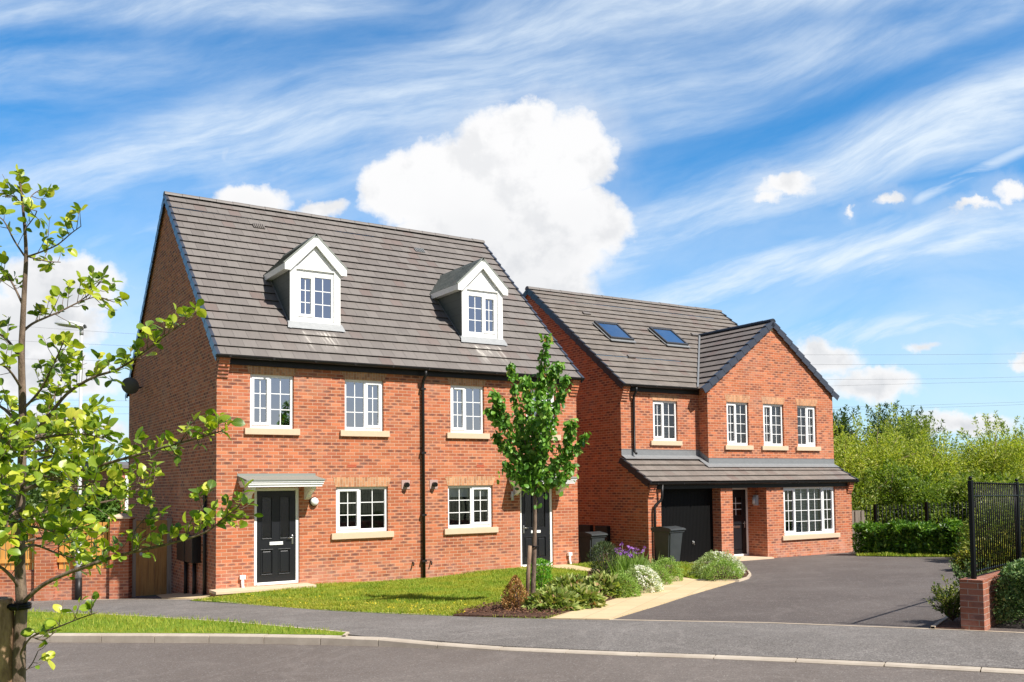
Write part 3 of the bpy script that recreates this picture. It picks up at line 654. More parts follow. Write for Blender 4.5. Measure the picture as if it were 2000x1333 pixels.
def window(parent, x0, x1, z0, z1, y0, lights, rows=3, glass=None, blind=None, sill=True, arch=True, rd=.06, room=True, archz=.225, label=None):
    """lights: list of (fraction of the width, is it an opening sash)"""
    fr = MB(); gl = MB(); ft = .062; ya, yb = y0+rd, y0+rd+.07
    fr.bbox(x0, x0+ft, ya, yb, z0, z1, .006); fr.bbox(x1-ft, x1, ya, yb, z0, z1, .006)
    fr.bbox(x0+ft-.004, x1-ft+.004, ya+.001, yb-.001, z1-ft, z1, .006); fr.bbox(x0+ft-.004, x1-ft+.004, ya+.001, yb-.001, z0, z0+ft+.02, .006)
    xi0, xi1, zi0, zi1 = x0+ft, x1-ft, z0+ft+.02, z1-ft; tot = sum(l[0] for l in lights); x = xi0; n = len(lights)
    for i, (fw, sash) in enumerate(lights):
        w = (xi1-xi0)*fw/tot; a_, b_ = x, x+w; x = b_
        if i: fr.bbox(a_-.025, a_+.025, ya+.002, yb-.002, zi0-.004, zi1+.004, .004); a_ += .025
        if i < n-1: b_ -= .025
        if sash:
            s = .055; yo = ya-.014
            for (p, q, r_, s2) in ((a_-.012, a_+s-.01, zi0-.012, zi1+.012), (b_-s+.01, b_+.012, zi0-.012, zi1+.012)): fr.bbox(p, q, yo, yb-.01, r_, s2, .005)
            fr.bbox(a_, b_, yo+.001, yb-.011, zi1-s+.012, zi1+.011, .005); fr.bbox(a_, b_, yo+.001, yb-.011, zi0-.011, zi0+s, .005)
            g = (a_+s-.012, b_-s+.012, zi0+s-.002, zi1-s+.014)
        else: g = (a_, b_, zi0, zi1)
        gl.face([(g[0], ya+.035, g[2]), (g[1], ya+.035, g[2]), (g[1], ya+.035, g[3]), (g[0], ya+.035, g[3])])
        bars(fr, g[0], g[1], g[2], g[3], ya+.035, rows, 2)
    o = fr.build('window', UPVC, parent)
    if label: o['label'] = label
    gl.build('pane', glass or GLASS, o)
    if sill:
        s = MB(); s.bbox(x0-.125, x1+.125, y0-.065, y0+rd+.02, z0-.14, z0-.001, .008); s.build('sill', SILL, o)
    if arch:
        m = MB(); e = .085; yq = y0-.004
        P = [(x0-.01, z1), (x1+.01, z1), (x1+e, z1+archz), (x0-e, z1+archz)]
        m.face([(p[0], yq, p[1]) for p in P])
        for k in range(4): p, q = P[k], P[(k+1) % 4]; m.face([(p[0], yq, p[1]), (q[0], yq, q[1]), (q[0], y0+.02, q[1]), (p[0], y0+.02, p[1])])
        m.face([(x0-.01, yq, z1-.0005), (x1+.01, yq, z1-.0005), (x1, y0+rd, z1-.0005), (x0, y0+rd, z1-.0005)])
        m.build('brick_arch', ARCH, o)
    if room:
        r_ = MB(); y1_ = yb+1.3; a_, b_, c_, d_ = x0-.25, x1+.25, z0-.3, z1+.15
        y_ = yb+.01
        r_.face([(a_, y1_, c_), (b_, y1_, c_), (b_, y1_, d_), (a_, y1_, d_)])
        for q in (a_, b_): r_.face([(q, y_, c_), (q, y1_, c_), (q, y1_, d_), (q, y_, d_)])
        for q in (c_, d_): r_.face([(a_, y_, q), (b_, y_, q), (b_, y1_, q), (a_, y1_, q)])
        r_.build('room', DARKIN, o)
    if blind:
        m = MB(); kind = blind[0]; yy = yb+.05
        if kind == 'slats':
            z = zi0+.02
            while z < zi1-.01:
                for (a_, b_) in blind[1]:
                    X0, X1 = x0+(x1-x0)*a_, x0+(x1-x0)*b_
                    m.face([(X0, yy-.012, z), (X1, yy-.012, z), (X1, yy+.012, z+.034), (X0, yy+.012, z+.034)])
                z += .05
            m.build('slatted_blind', WALLIN, o)
        elif kind == 'roller':
            m.box(xi0, xi1, yy, yy+.004, z1-(z1-z0)*blind[1], zi1+.05); m.box(xi0, xi1, yy-.006, yy+.012, z1-(z1-z0)*blind[1]-.03, z1-(z1-z0)*blind[1]); m.build('roller_blind', blind[2], o)
        elif kind == 'curtain':
            for (a_, b_, zz) in blind[1]:
                X0, X1 = x0+(x1-x0)*a_, x0+(x1-x0)*b_; N = 24; pts = [(X0+(X1-X0)*k/N, yy+.02*math.sin(k*1.9)) for k in range(N+1)]
                for (p, q) in zip(pts, pts[1:]): m.face([(p[0], p[1], z1-(z1-z0)*zz), (q[0], q[1], z1-(z1-z0)*zz), (q[0], q[1], zi1+.04), (p[0], p[1], zi1+.04)], 0, True)
            m.build('curtain', blind[2], o)
    return o
def roof_courses(mb, P0, du, ds, ulen, slen, gauge, th=.014, lift=.040, clip=None, n=None):
    """stepped rows of tiles on a slope: P0 eave corner, du along the eave, ds up the slope (both Vectors), clip(s) -> (u0, u1)"""
    P0, du, ds = Vector(P0), Vector(du), Vector(ds); nr = du.cross(ds).normalized(); nr = nr if nr.z > 0 else -nr
    s = 0.
    k = 0
    while s < slen-1e-4:
        s1 = min(s+gauge, slen)
        a0, a1 = clip(s) if clip else (0, ulen); b0, b1 = clip(s1) if clip else (0, ulen)
        if a1 <= a0+.01 and b1 <= b0+.01: break
        lo = s-.015 if k else s
        # tiles split into pieces so the row edge is not perfectly straight
        nn = max(1, int(round((a1-a0)/1.2)))
        pj = 0
        for j in range(nn):
            ua, ub = a0+(a1-a0)*j/nn, a0+(a1-a0)*(j+1)/nn; va, vb = b0+(b1-b0)*j/nn, b0+(b1-b0)*(j+1)/nn
            jj = random.uniform(-.003, .003)
            def Q(u, s_, h): return P0+du*u+ds*s_+nr*h
            A, B, C, D = Q(ua, lo, th+lift+jj), Q(ub, lo, th+lift+jj), Q(vb, s1, th), Q(va, s1, th)
            E_, F_, G_, H_ = Q(ua, lo, lift+jj), Q(ub, lo, lift+jj), Q(vb, s1, 0), Q(va, s1, 0)
            mb.face([A, B, C, D]); mb.face([E_, F_, G_, H_]); mb.face([A, B, F_, E_])
            if j == 0: mb.face([A, D, H_, E_])
            if j == nn-1: mb.face([B, C, G_, F_])
        s = s1; k += 1
def gutter(mb, x0, x1, y, z, r=.055):
    """half round gutter with brackets; y is the centre"""
    n = 8; prev = None
    for k in range(n+1):
        a = math.pi*k/n; p = (y-r*math.cos(a), z-r*math.sin(a))
        if prev: mb.face([(x0, *prev), (x1, *prev), (x1, *p), (x0, *p)], 0, True)
        prev = p
    for x in (x0, x1): mb.face([(x, y-r*math.cos(math.pi*k/n), z-r*math.sin(math.pi*k/n)) for k in range(n+1)])
    mb.box(x0, x1, y-r-.006, y-r+.004, z-.006, z+.008)
    x = x0+.3
    while x < x1:
        mb.box(x-.022, x+.022, y-r-.012, y+r, z-.04, z+.006); x += .95
def downpipe(mb, pts, r=.036):
    mb.tube(pts, r, 10)
def ridge_caps(mb, a, b, r=.12, n=None, seg=.45):
    a, b = Vector(a), Vector(b); L = (b-a).length; d = (b-a)/L; side = d.cross(Vector((0, 0, 1))).normalized(); N = max(1, round(L/seg))
    for i in range(N):
        p, q = a+d*(L*i/N), a+d*(L*(i+1)/N-.006); jz = random.uniform(-.004, .006); P = []
        for (c_, off) in ((p, .004), (q, 0)):
            ring = []
            for k in range(7):
                an = math.pi*(k/6); ring.append(c_+side*(math.cos(an)*(r+off))+Vector((0, 0, 1))*(math.sin(an)*(r*.85+off)-r*.45+jz))
            P.append(ring)
        for k in range(6): mb.face([P[0][k], P[0][k+1], P[1][k+1], P[1][k]], 0, True)
        mb.face(P[0]); mb.face(P[1])
def corbel(mb, x0, x1, y0, ztop, n=6, out=.24, dirx=0):
    for k in range(n):
        o_ = out*(1-k/n)**1.1+.012; z1_ = ztop-k*.075
        mb.box(x0-(.0 if dirx >= 0 else .0), x1, y0-o_, y0-.0005, z1_-.066, z1_)
        mb.box(x0+.004, x1-.004, y0-o_+.012, y0-.0006, z1_-.0755, z1_-.065)
def verge_units(mb, P0, ds, slen, side, gauge, w=.05, drop=.13, sgn=-1):
    """interlocking caps up a verge, stepping with the tile rows; side = outward unit vector"""
    P0, ds, side = Vector(P0), Vector(ds), Vector(side); nr = side.cross(ds).normalized(); nr = nr if nr.z > 0 else -nr; s = 0
    while s < slen-.02:
        s1 = min(s+gauge, slen)
        def Q(o_, s_, h): return P0+side*o_+ds*s_+nr*h
        lo = s-.02
        T = [Q(-w, lo, .076), Q(.022, lo, .076), Q(.022, s1, .034), Q(-w, s1, .034)]; B = [Q(-w, lo, .0), Q(.022, lo, -drop+.015), Q(.022, s1, -drop-.02), Q(-w, s1, -.02)]
        mb.face(T); mb.face([T[1], T[2], B[2], B[1]]); mb.face([T[0], T[1], B[1], Q(.0, lo, -drop), Q(.0, lo, .03), B[0]]); mb.face([T[0], T[3], B[3], B[0]])
        s = s1

def front_door(parent, x0, x1, z0, z1, y0, hinge='l', style='four', open_label=None):
    """frame, slab with its mouldings, letter plate, lever handle"""
    fr = MB(); ft = .07
    fr.bbox(x0, x0+ft, y0+.04, y0+.11, z0, z1, .006); fr.bbox(x1-ft, x1, y0+.04, y0+.11, z0, z1, .006); fr.bbox(x0+ft-.003, x1-ft+.003, y0+.041, y0+.109, z1-ft, z1, .006)
    fr.bbox(x0+ft-.003, x1-ft+.003, y0+.02, y0+.10, z0, z0+.055, .004)
    frame = fr.build('door_frame', UPVC, parent)
    a_, b_, c_, d_ = x0+ft, x1-ft, z0+.055, z1-ft; w = b_-a_; h = d_-c_; y = y0+.062
    m = MB()
    if style == 'four':
        pan = [(.14, .385, .475, .93), (.60, .845, .475, .93)]; low = [(.12, .40, .085, .35), (.57, .85, .085, .35)]
    else:
        pan = [(.22, .78, .60, .88)]; low = [(.2, .8, .06, .46)]
    G = lambda q: (a_+w*q[0], a_+w*q[1], c_+h*q[2], c_+h*q[3])
    F = lambda u, d, z: (u, y+d, z)
    wallgrid(m, F, a_, b_, c_, d_, [G(q) for q in pan+low], .02)
    for q in low:
        g = G(q); m.face([(g[0], y+.02, g[2]), (g[1], y+.02, g[2]), (g[1], y+.02, g[3]), (g[0], y+.02, g[3])]); m.bbox(g[0]+.03, g[1]-.03, y+.003, y+.025, g[2]+.03, g[3]-.03, .012)
    for q in pan+low:                               # raised moulding round each panel
        g = G(q)
        for (p, r_, s_, t_) in ((g[0]-.018, g[0]+.004, g[2]-.018, g[3]+.018), (g[1]-.004, g[1]+.018, g[2]-.018, g[3]+.018), (g[0], g[1], g[3]-.004, g[3]+.018), (g[0], g[1], g[2]-.018, g[2]+.004)): m.bbox(p, r_, y-.010, y+.006, s_, t_, .004)
    m.box(a_, b_, y+.03, y+.045, c_, d_)
    door = m.build('door', DOORB, parent)
    gm = MB()
    for q in pan: g = G(q); gm.face([(g[0], y+.018, g[2]), (g[1], y+.018, g[2]), (g[1], y+.018, g[3]), (g[0], y+.018, g[3])])
    gm.build('door_glass', GLASSD, door)
    if style != 'four':
        q = MB(); g = G(pan[0]); bars(q, g[0], g[1], g[2], g[3], y+.012, 3, 2, .01, .004); q.build('glazing_bars', UPVC, door)
    k = MB(); cx = (a_+b_)/2; zz = c_+h*.42; k.bbox(cx-.15, cx+.15, y-.012, y-.001, zz-.035, zz+.035, .006); k.build('letter_plate', UPVC if style == 'four' else CHROME, door)
    k = MB(); hx = b_-.07 if hinge == 'l' else a_+.07; sg = -1 if hinge == 'l' else 1; zz = c_+h*.475
    k.bbox(hx-.02, hx+.02, y-.012, y-.001, zz-.14, zz+.06, .006); k.tube([(hx, y-.01, zz), (hx, y-.05, zz), (hx+sg*.03, y-.055, zz), (hx+sg*.12, y-.055, zz)], .011, 8); k.build('door_handle', CHROME, door)
    return door
def canopy(parent, xc, y0, z):
    w = .82; m = MB()
    # moulded fascia: a stepped profile running round the front and both ends
    prof = [(.60, 0), (.60, .045), (.615, .055), (.63, .09), (.63, .12), (.60, .14)]
    m.box(xc-w, xc+w, y0-.60, y0, z, z+.05); m.box(xc-w-.02, xc+w+.02, y0-.622, y0-.0006, z+.05, z+.095); m.box(xc-w-.035, xc+w+.035, y0-.64, y0-.0012, z+.095, z+.135)
    o = m.build('door_canopy', GRP, parent, .006)
    t_ = MB(); P = [(y0-.66, z+.136), (y0-.66, z+.158), (y0-.02, z+.25), (y0-.001, z+.25), (y0-.001, z+.136)]; t_.prism(P, xc-w-.05, xc+w+.05, 'x'); t_.box(xc-w-.06, xc+w+.06, y0-.012, y0-.0002, z+.24, z+.30); t_.build('canopy_roof', mat('green_lead', (.24, .26, .23), .6), o)
    for s_ in (-1, 1):
        b_ = MB(); x = xc+s_*(w-.15); prof = [(0, 0), (-.46, 0), (-.46, -.05), (-.40, -.09), (-.30, -.12), (-.2, -.17), (-.16, -.24), (-.07, -.27), (0, -.29)]
        b_.prism([(y0+p[0]-.0008 if p[0] else y0-.0008, z+p[1]-.001) for p in prof], x-.055, x+.055, 'x'); b_.build('bracket', GRP, o, .004)
    return o

# ------------------------------------------------------------------ house 1: the pair of three-storey homes
W, D, ZE, ZR, EV = 9.545, 9.945, 4.995, 9.867, .214
h1 = thing('brick_house', 'red brick three-storey house pair with two white dormers on its steep dark roof', 'house')
UT, LT, LB, DT = 4.63, 2.124, 1.065, 2.126
wins = [(.716, 1.701, 3.43, UT), (2.91, 3.889, 3.43, UT), (5.684, 6.655, 3.43, UT), (7.93, 8.86, 3.43, UT), (2.692, 3.988, LB, LT), (5.594, 6.88, LB, LT)]
doors = [(.814, 1.828, 0., DT), (7.70, 8.728, 0., DT)]
mb = MB()
wallgrid(mb, lambda u, d, z: (u, d, z), 0, W, -.8, ZE-.06, wins+doors, .12)
zt_ = lambda y: ZE+(y+EV)*T1-.03
for x in (0., W):
    mb.face([(x, 0, -.8), (x, D, -.8), (x, D, zt_(0)), (x, D/2, zt_(D/2)), (x, 0, zt_(0))])
mb.face([(0, D, -.8), (W, D, -.8), (W, D, zt_(0)), (0, D, zt_(0))])
mb.build('wall', BRICK, h1)
mb = MB(); corbel(mb, -.001, .235, 0, 4.955, 6, .2); mb.build('corbel', BRICK, h1)
mb = MB(); corbel(mb, W-.235, W+.001, 0, 4.955, 6, .2); mb.build('corbel', BRICK, h1)
# roof slopes in stepped tile rows
ln = math.hypot(1, T1); ds = Vector((0, 1, T1))/ln; dsb = Vector((0, -1, T1))/ln; SL1 = (D/2+EV)*ln
mb = MB(); P0 = Vector((-.05, -EV, ZE-.045)); roof_courses(mb, P0, (1, 0, 0), ds, W+.10, SL1, SL1/21)
roof_courses(mb, Vector((-.05, D+EV, ZE-.045)), (1, 0, 0), dsb, W+.10, SL1, SL1/21)
roof = mb.build('roof', TILE1, h1)
mb = MB(); ridge_caps(mb, (-.07, D/2, ZR+.0), (W+.07, D/2, ZR+.0)); mb.build('ridge', RIDGE, roof)
mb = MB(); verge_units(mb, (-.05, -EV-.02, ZE-.06), ds, SL1-.02, (-1, 0, 0), SL1/21); verge_units(mb, (-.05, D+EV+.02, ZE-.06), dsb, SL1-.02, (-1, 0, 0), SL1/21); mb.build('verge', VERGE, roof)
mb = MB(); verge_units(mb, (W+.05, -EV-.02, ZE-.06), ds, SL1-.02, (1, 0, 0), SL1/21, .05, .12); mb.build('verge', VERGE, roof)
for (vx, vy) in ((2.17, 4.15), (6.91, 4.09)):
    m = MB(); z = ZE+(vy+EV)*T1; A = Matrix.Translation((vx, vy, z)) @ Matrix.Rotation(math.atan(T1), 4, 'X')
    m.box(-.15, .15, -.1, .1, -.05, .035, 0, A)
    for k in range(5): m.box(-.12+k*.055, -.10+k*.055, -.09, .09, .035, .06, 0, A)
    m.build('roof_vent', RIDGE if vx < 4 else LEAD, roof)
mb = MB(); mb.box(.24, W-.24, -.07, -.001, 4.80, 5.02); mb.build('fascia', BLK, h1)
mb = MB(); gutter(mb, -.09, W+.09, -.23, 4.965, .056); mb.build('gutter', BLK, h1)
mb = MB(); downpipe(mb, [(4.89, -.235, 4.9), (4.89, -.225, 4.80), (4.89, -.09, 4.66), (4.89, -.07, 4.55), (4.89, -.07, -.2)], .038)
for z in (4.45, 2.9, 1.4, .3): mb.box(4.83, 4.95, -.112, -.001, z, z+.05)
mb.build('downpipe', BLK, h1)
LS, RS = [(.46, 1), (.54, 0)], [(.54, 0), (.46, 1)]
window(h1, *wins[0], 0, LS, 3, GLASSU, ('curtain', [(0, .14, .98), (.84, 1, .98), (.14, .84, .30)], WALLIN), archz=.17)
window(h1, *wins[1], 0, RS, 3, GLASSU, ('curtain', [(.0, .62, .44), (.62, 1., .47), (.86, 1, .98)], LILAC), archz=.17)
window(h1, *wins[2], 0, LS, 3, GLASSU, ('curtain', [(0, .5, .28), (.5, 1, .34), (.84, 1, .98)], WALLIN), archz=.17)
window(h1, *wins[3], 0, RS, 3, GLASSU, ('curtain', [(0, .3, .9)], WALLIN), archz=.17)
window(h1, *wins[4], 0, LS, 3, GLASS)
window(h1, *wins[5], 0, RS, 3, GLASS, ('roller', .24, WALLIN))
for (a_, b_, c_, d_), hg in zip(doors, 'lr'):
    front_door(h1, a_, b_, c_, d_, 0, hg); canopy(h1, (a_+b_)/2, 0, DT+.012)
# small things fixed to the front
for x in (4.45, 5.20):
    m = MB(); m.bbox(x-.11, x+.11, -.012, -.001, 2.05, 2.27, .004); o = m.build('flue', mat('flue_plate', (.45, .30, .26), .6), h1)
    m = MB(); m.tube([(x, -.01, 2.16), (x, -.10, 2.16), (x-.02, -.15, 2.15)], .055, 12); m.build('flue_pipe', BLK, o)
m = MB(); A = Matrix.Translation((2.14, 0, 1.80)) @ Matrix.Rotation(R(90), 4, 'X')
bm = bmesh.new(); bmesh.ops.create_uvsphere(bm, u_segments=20, v_segments=12, radius=.092); m.addbm(bm, 0, Matrix.Translation((2.16, -.055, 1.80)) @ Matrix.Diagonal((1, .75, 1, 1)), True); o = m.build('wall_light', UPVC, h1)
m = MB(); m.tube([(2.16, -.001, 1.80), (2.16, -.03, 1.80)], .105, 20); m.build('light_base', BLK, o)
m = MB(); m.tube([(7.42, -.07, 1.72), (7.42, -.07, 1.96)], .035, 14); m.box(7.40, 7.44, -.05, -.001, 1.80, 1.88); m.build('wall_light', STEEL, h1)
for x, z in ((.55, .16), (9.22, .22)):
    m = MB(); m.bbox(x-.06, x+.06, -.09, -.001, z, z+.09, .008); m.tube([(x, -.05, z+.01), (x, -.05, z-.12), (x+.012, -.07, z-.22), (x+.012, -.09, z-.32)], .032, 10); m.build('waste_pipe', UPVC, h1)
for x in (4.62, 5.10):
    m = MB(); m.tube([(x, -.001, .30), (x, -.07, .28), (x-.02, -.09, .22)], .018, 8); m.build('overflow_pipe', BLK, h1)
for x, z in ((3.08, 2.57), (6.52, 2.57)):
    m = MB(); m.box(x-.11, x+.11, -.004, -.0005, z, z+.068); m.build('air_brick', mat('terracotta', (.42, .09, .04), .8), h1)
# side wall: meter boxes, pipes, dish
m = MB(); m.bbox(-.20, -.001, 2.0, 2.72, .46, 1.06, .015); o = m.build('meter_box', BLK, h1)
m = MB(); m.bbox(-.20, -.001, 1.24, 1.92, .46, 1.06, .015); m.build('meter_box', BLK, h1)
for y in (1.6, 2.4):
    m = MB(); m.tube([(-.06, y, .47), (-.06, y, -.45)], .045, 8); m.build('meter_duct', BLK, h1)
m = MB(); m.tube([(-.05, .74, 2.09), (-.05, .74, -.4)], .04, 8); m.build('cable_duct', BLK, h1)
m = MB(); bm = bmesh.new(); bmesh.ops.create_uvsphere(bm, u_segments=24, v_segments=12, radius=.30)
bmesh.ops.delete(bm, geom=[v for v in bm.verts if v.co.z > -.175], context='VERTS')
m.addbm(bm, 0, Matrix.Translation((-.27, 8.0, 5.12)) @ Matrix.Rotation(R(-70), 4, 'X') @ Matrix.Rotation(R(25), 4, 'Y') @ Matrix.Diagonal((1.15, 1.15, .8, 1)), True)
m.tube([(-.01, 8.05, 5.05), (-.2, 8.05, 5.05), (-.25, 8.05, 5.15)], .025, 8); m.build('satellite_dish', mat('dish_grey', (.07, .07, .075), .5), h1)
# doorstep slab on a brick plinth
m = MB(); m.bbox(-.14, 2.02, -.55, -.002, -.075, -.015, .006); o = m.build('doorstep', SILL, h1)
m = MB(); m.box(-.11, 1.98, -.52, -.003, -.6, -.076); m.build('doorstep_plinth', BRICK, o)
m = MB(); m.bbox(7.5, 8.95, -.55, -.002, -.10, -.012, .006); m.build('doorstep', SILL, h1)

# dormers
def dormer(xc, side):
    w2 = .61; yf = .79; z0 = 5.90; zt = 7.22; zap = 8.02; rf = lambda z: (z-ZE)/T1-EV+.02
    m = MB(); wz0, wz1, wa, wb = 6.07, 7.17, xc-.465, xc+.465
    wallgrid(m, lambda u, d, z: (u, yf+d, z), xc-w2, xc+w2, z0-.02, zt, [(wa, wb, wz0, wz1)], .07)
    # pilasters, base board, head board and the flat gable panel
    m.box(xc-w2-.012, xc-w2+.14, yf-.035, yf-.001, z0-.02, zt+.1); m.box(xc+w2-.14, xc+w2+.012, yf-.035, yf-.001, z0-.02, zt+.1)
    m.box(xc-w2+.141, xc+w2-.141, yf-.028, yf-.001, z0-.02, z0+.11)
    m.face([(xc-w2, yf-.006, zt+.0), (xc+w2, yf-.006, zt), (xc+w2, yf-.006, zt+.12), (xc, yf-.006, zap-.1), (xc-w2, yf-.006, zt+.12)])
    m.box(xc-w2+.141, xc+w2-.141, yf-.04, yf-.007, zt+.04, zt+.07)
    d = m.build('dormer', GRP, h1)
    # sides
    for x in (xc-w2, xc+w2):
      s = MB(); s.face([(x, yf, z0-.05), (x, yf, zt+.1), (x, rf(zt+.1)+.05, zt+.1)])
      s.build('dormer_cheek', mat('dark_cladding', (.075, .09, .085), .55, fn=lambda t, p: {'Base Color': t.mix(t.ss(t.m('FRACT', t.m('MULTIPLY', t.sep(t.obj())[2], 5.)), .0, .06), (.03, .035, .035), (.09, .105, .10))}), d)
    # roof: two small slopes running back into the main roof, white bargeboards and eaves boards
    hw = .76; tn = (zap+.07-7.36)/hw; yb0 = yf-.07
    s = MB(); L = hw*math.hypot(1, tn); n_ = 12
    for sg in (-1, 1):
        du = Vector((0, 1, 0)); dd = Vector((-sg, 0, tn)).normalized(); P0 = Vector((xc+sg*hw, yb0, 7.36))
        for k in range(n_):
            s0, s1 = L*k/n_, L*(k+1)/n_; z_0 = 7.36+s0*dd.z; z_1 = 7.36+s1*dd.z; nr = Vector((sg*dd.z, 0, abs(dd.x)))
            y_0, y_1 = rf(z_0)+.04, rf(z_1)+.04
            lo, hi, lo2 = P0+dd*s0+nr*.022, P0+dd*s1+nr*.012, P0+dd*s0+nr*.01
            A, B, C, D_ = lo.copy(), Vector((lo.x, y_0, lo.z)), Vector((hi.x, y_1, hi.z)), hi.copy()
            s.face([A, B, C, D_]); s.face([A, B, Vector((lo2.x, y_0, lo2.z)), lo2])
    s.build('dormer_roof', TILED, d)
    s = MB()
    for sg in (-1, 1):
        e = Vector((xc+sg*(hw+.005), 0, 7.355)); a_ = Vector((xc, 0, zap+.068)); dn = Vector((0, 0, -.19))
        P = [(e.x, e.z), (e.x, e.z-.15), (e.x-sg*.14, e.z-.15), (xc, a_.z-.23), (xc, a_.z)]
        s.prism(P if sg > 0 else P[::-1], yb0-.025+(0.002 if sg > 0 else 0), yb0+.02, 'y')
        s.box(min(e.x, e.x-sg*.025), max(e.x, e.x-sg*.025), yb0+.021, rf(7.30), 7.22, 7.365)      # eaves board
        s.box(min(e.x-sg*.026, xc+sg*w2), max(e.x-sg*.026, xc+sg*w2), yb0+.021, rf(7.24), 7.225, 7.24)   # soffit
    s.build('bargeboard', UPVC, d)
    s = MB(); s.prism([(xc-.05, zap+.02), (xc+.05, zap+.02), (xc+.012, zap+.115), (xc-.012, zap+.115)], yb0-.03, rf(zap+.1), 'y')
    for sg in (-1, 1): s.prism([(xc+sg*(hw+.02), 7.352), (xc+sg*(hw+.035), 7.375), (xc, zap+.125), (xc, zap+.07)][::sg], yb0-.03, yb0+.03, 'y')
    s.build('dormer_trim', mat('green_lead', (.24, .26, .23), .6), d)
    # lead apron
    s = MB(); rz = lambda y: ZE+(y+EV)*T1+.02
    s.face([(xc-w2-.05, yf-.03, rz(yf)+.06), (xc+w2+.05, yf-.03, rz(yf)+.06), (xc+w2+.10, yf-.15, rz(yf-.15)+.02), (xc-w2-.10, yf-.15, rz(yf-.15)+.02)])
    for sg in (-1, 1): s.face([(xc+sg*(w2+.012), yf-.16, rz(yf-.16)+.02), (xc+sg*(w2+.05), yf-.16, rz(yf-.16)+.02), (xc+sg*(w2+.05), rf(zt), zt+.04), (xc+sg*(w2+.012), rf(zt), zt+.04)])
    s.build('lead_apron', LEAD, d)
    w = window(d, wa, wb, wz0, wz1, yf-.05, LS if side == 'l' else RS, 3, GLASSU, None, False, False, .05, False); 
    r_ = MB(); r_.box(wa-.1, wb+.1, yf+.3, yf+.32, wz0-.1, wz1+.02); r_.build('room', DARKIN, d)
dormer(2.49, 'l'); dormer(7.08, 'r')

# ------------------------------------------------------------------ house 2: detached house with gable and lean-to
h2o = thing('brick_house', 'red brick detached house with a projecting gable, garage and lean-to roof along its front', 'house', (H2O.x, H2O.y, 0), H2T)
W_2, D2, RC, LF, GX = 8.74, 9.759, .412, .743, 3.031
ZE2, ZR2, ZGE, ZG, ZL, ZT, ZT2 = 5.03, 8.77, 5.0, 7.33, 2.181, 2.933, 2.682
E2, LE, GO = .187, .154, .211; ZB = -.5
wu = [(1.211, 2.179, 3.391, 4.602), (3.824, 4.775, 3.27, 4.619), (5.424, 6.357, 3.27, 4.619), (7.006, 7.92, 3.27, 4.619)]
tl = (ZT2-ZL)/(LF+LE)
mb = MB()
Fy = lambda y0: (lambda u, d, z: (u, y0+d, z))
wallgrid(mb, Fy(RC), 0, GX, 2.5, ZE2-.05, [wu[0]], .12)                              # recessed upper wall
wallgrid(mb, Fy(0), GX, W_2, 2.3, ZGE-.02, wu[1:], .12)                               # gable wall
gm_ = (GX+W_2)/2
mb.face([(GX, 0, ZGE-.02), (W_2, 0, ZGE-.02), (W_2, 0, ZGE+.1), (gm_, 0, ZG-.02), (GX, 0, ZGE+.1)])
mb.face([(GX, 0, 2.2), (GX, RC, 2.2), (GX, RC, ZE2+.1), (GX, 0, ZGE+.1)])                # return of the gable
# lean-to front: left pier, garage opening, pillar, porch opening, right part with the bay window
bay = (5.435, 7.842, .444, 1.945)
wallgrid(mb, Fy(-LF), 0, .477, ZB, 2.05, [], .1)
wallgrid(mb, Fy(-LF), 2.776, 3.256, ZB, 2.05, [], .1)
wallgrid(mb, Fy(-LF), 4.683, W_2-.1, ZB, 2.05, [bay], .12)
for x, ya, yb in ((.477, -LF, -.38), (2.776, -LF, -.38), (3.256, -LF, .15), (4.683, -LF, .15)): mb.face([(x, ya, ZB), (x, yb, ZB), (x, yb, 2.2), (x, ya, 2.05)])
mb.face([(3.256, .10, ZB), (3.70, .10, ZB), (3.70, .10, 2.3), (3.256, .10, 2.3)])
mb.face([(3.70, .10, 1.965), (4.683, .10, 1.965), (4.683, .10, 2.3), (3.70, .10, 2.3)])
# side walls with lean-to profile and main gable
zt2 = lambda y: ZE2+(y-RC+E2)*T2-.03
zl_ = lambda y: ZL+(y+LF+LE)*tl-.03
ym = RC+D2/2
mb.face([(0, -LF, ZB), (0, RC, ZB), (0, RC, zl_(RC)), (0, -LF, zl_(-LF))])
mb.face([(0, RC, ZB), (0, RC+D2, ZB), (0, RC+D2, zt2(RC)), (0, ym, zt2(ym)), (0, RC, zt2(RC))])
mb.face([(W_2-.1, -LF, ZB), (W_2-.1, 0, ZB), (W_2-.1, 0, zl_(0)), (W_2-.1, -LF, zl_(-LF))])
mb.face([(W_2, 0, ZB), (W_2, RC+D2, ZB), (W_2, RC+D2, zt2(RC)), (W_2, ym, zt2(ym)), (W_2, RC, zt2(RC)), (W_2, 0, ZGE)])
mb.face([(0, RC+D2, ZB), (W_2, RC+D2, ZB), (W_2, RC+D2, zt2(RC)), (0, RC+D2, zt2(RC))])
mb.build('wall', BRICK, h2o)
mb = MB(); corbel(mb, -.001, .235, RC, ZE2-.05, 6, .17); mb.build('corbel', BRICK, h2o)
mb = MB(); corbel(mb, .0, .22, -LF, 2.10, 5, .13); mb.build('corbel', BRICK, h2o)
mb = MB(); corbel(mb, W_2-.32, W_2-.099, -LF, 2.10, 5, .13); mb.build('corbel', BRICK, h2o)
mb = MB(); mb.box(gm_-.07, gm_+.07, -.006, -.0008, 6.98, 7.12); mb.build('air_brick', SILL, h2o)
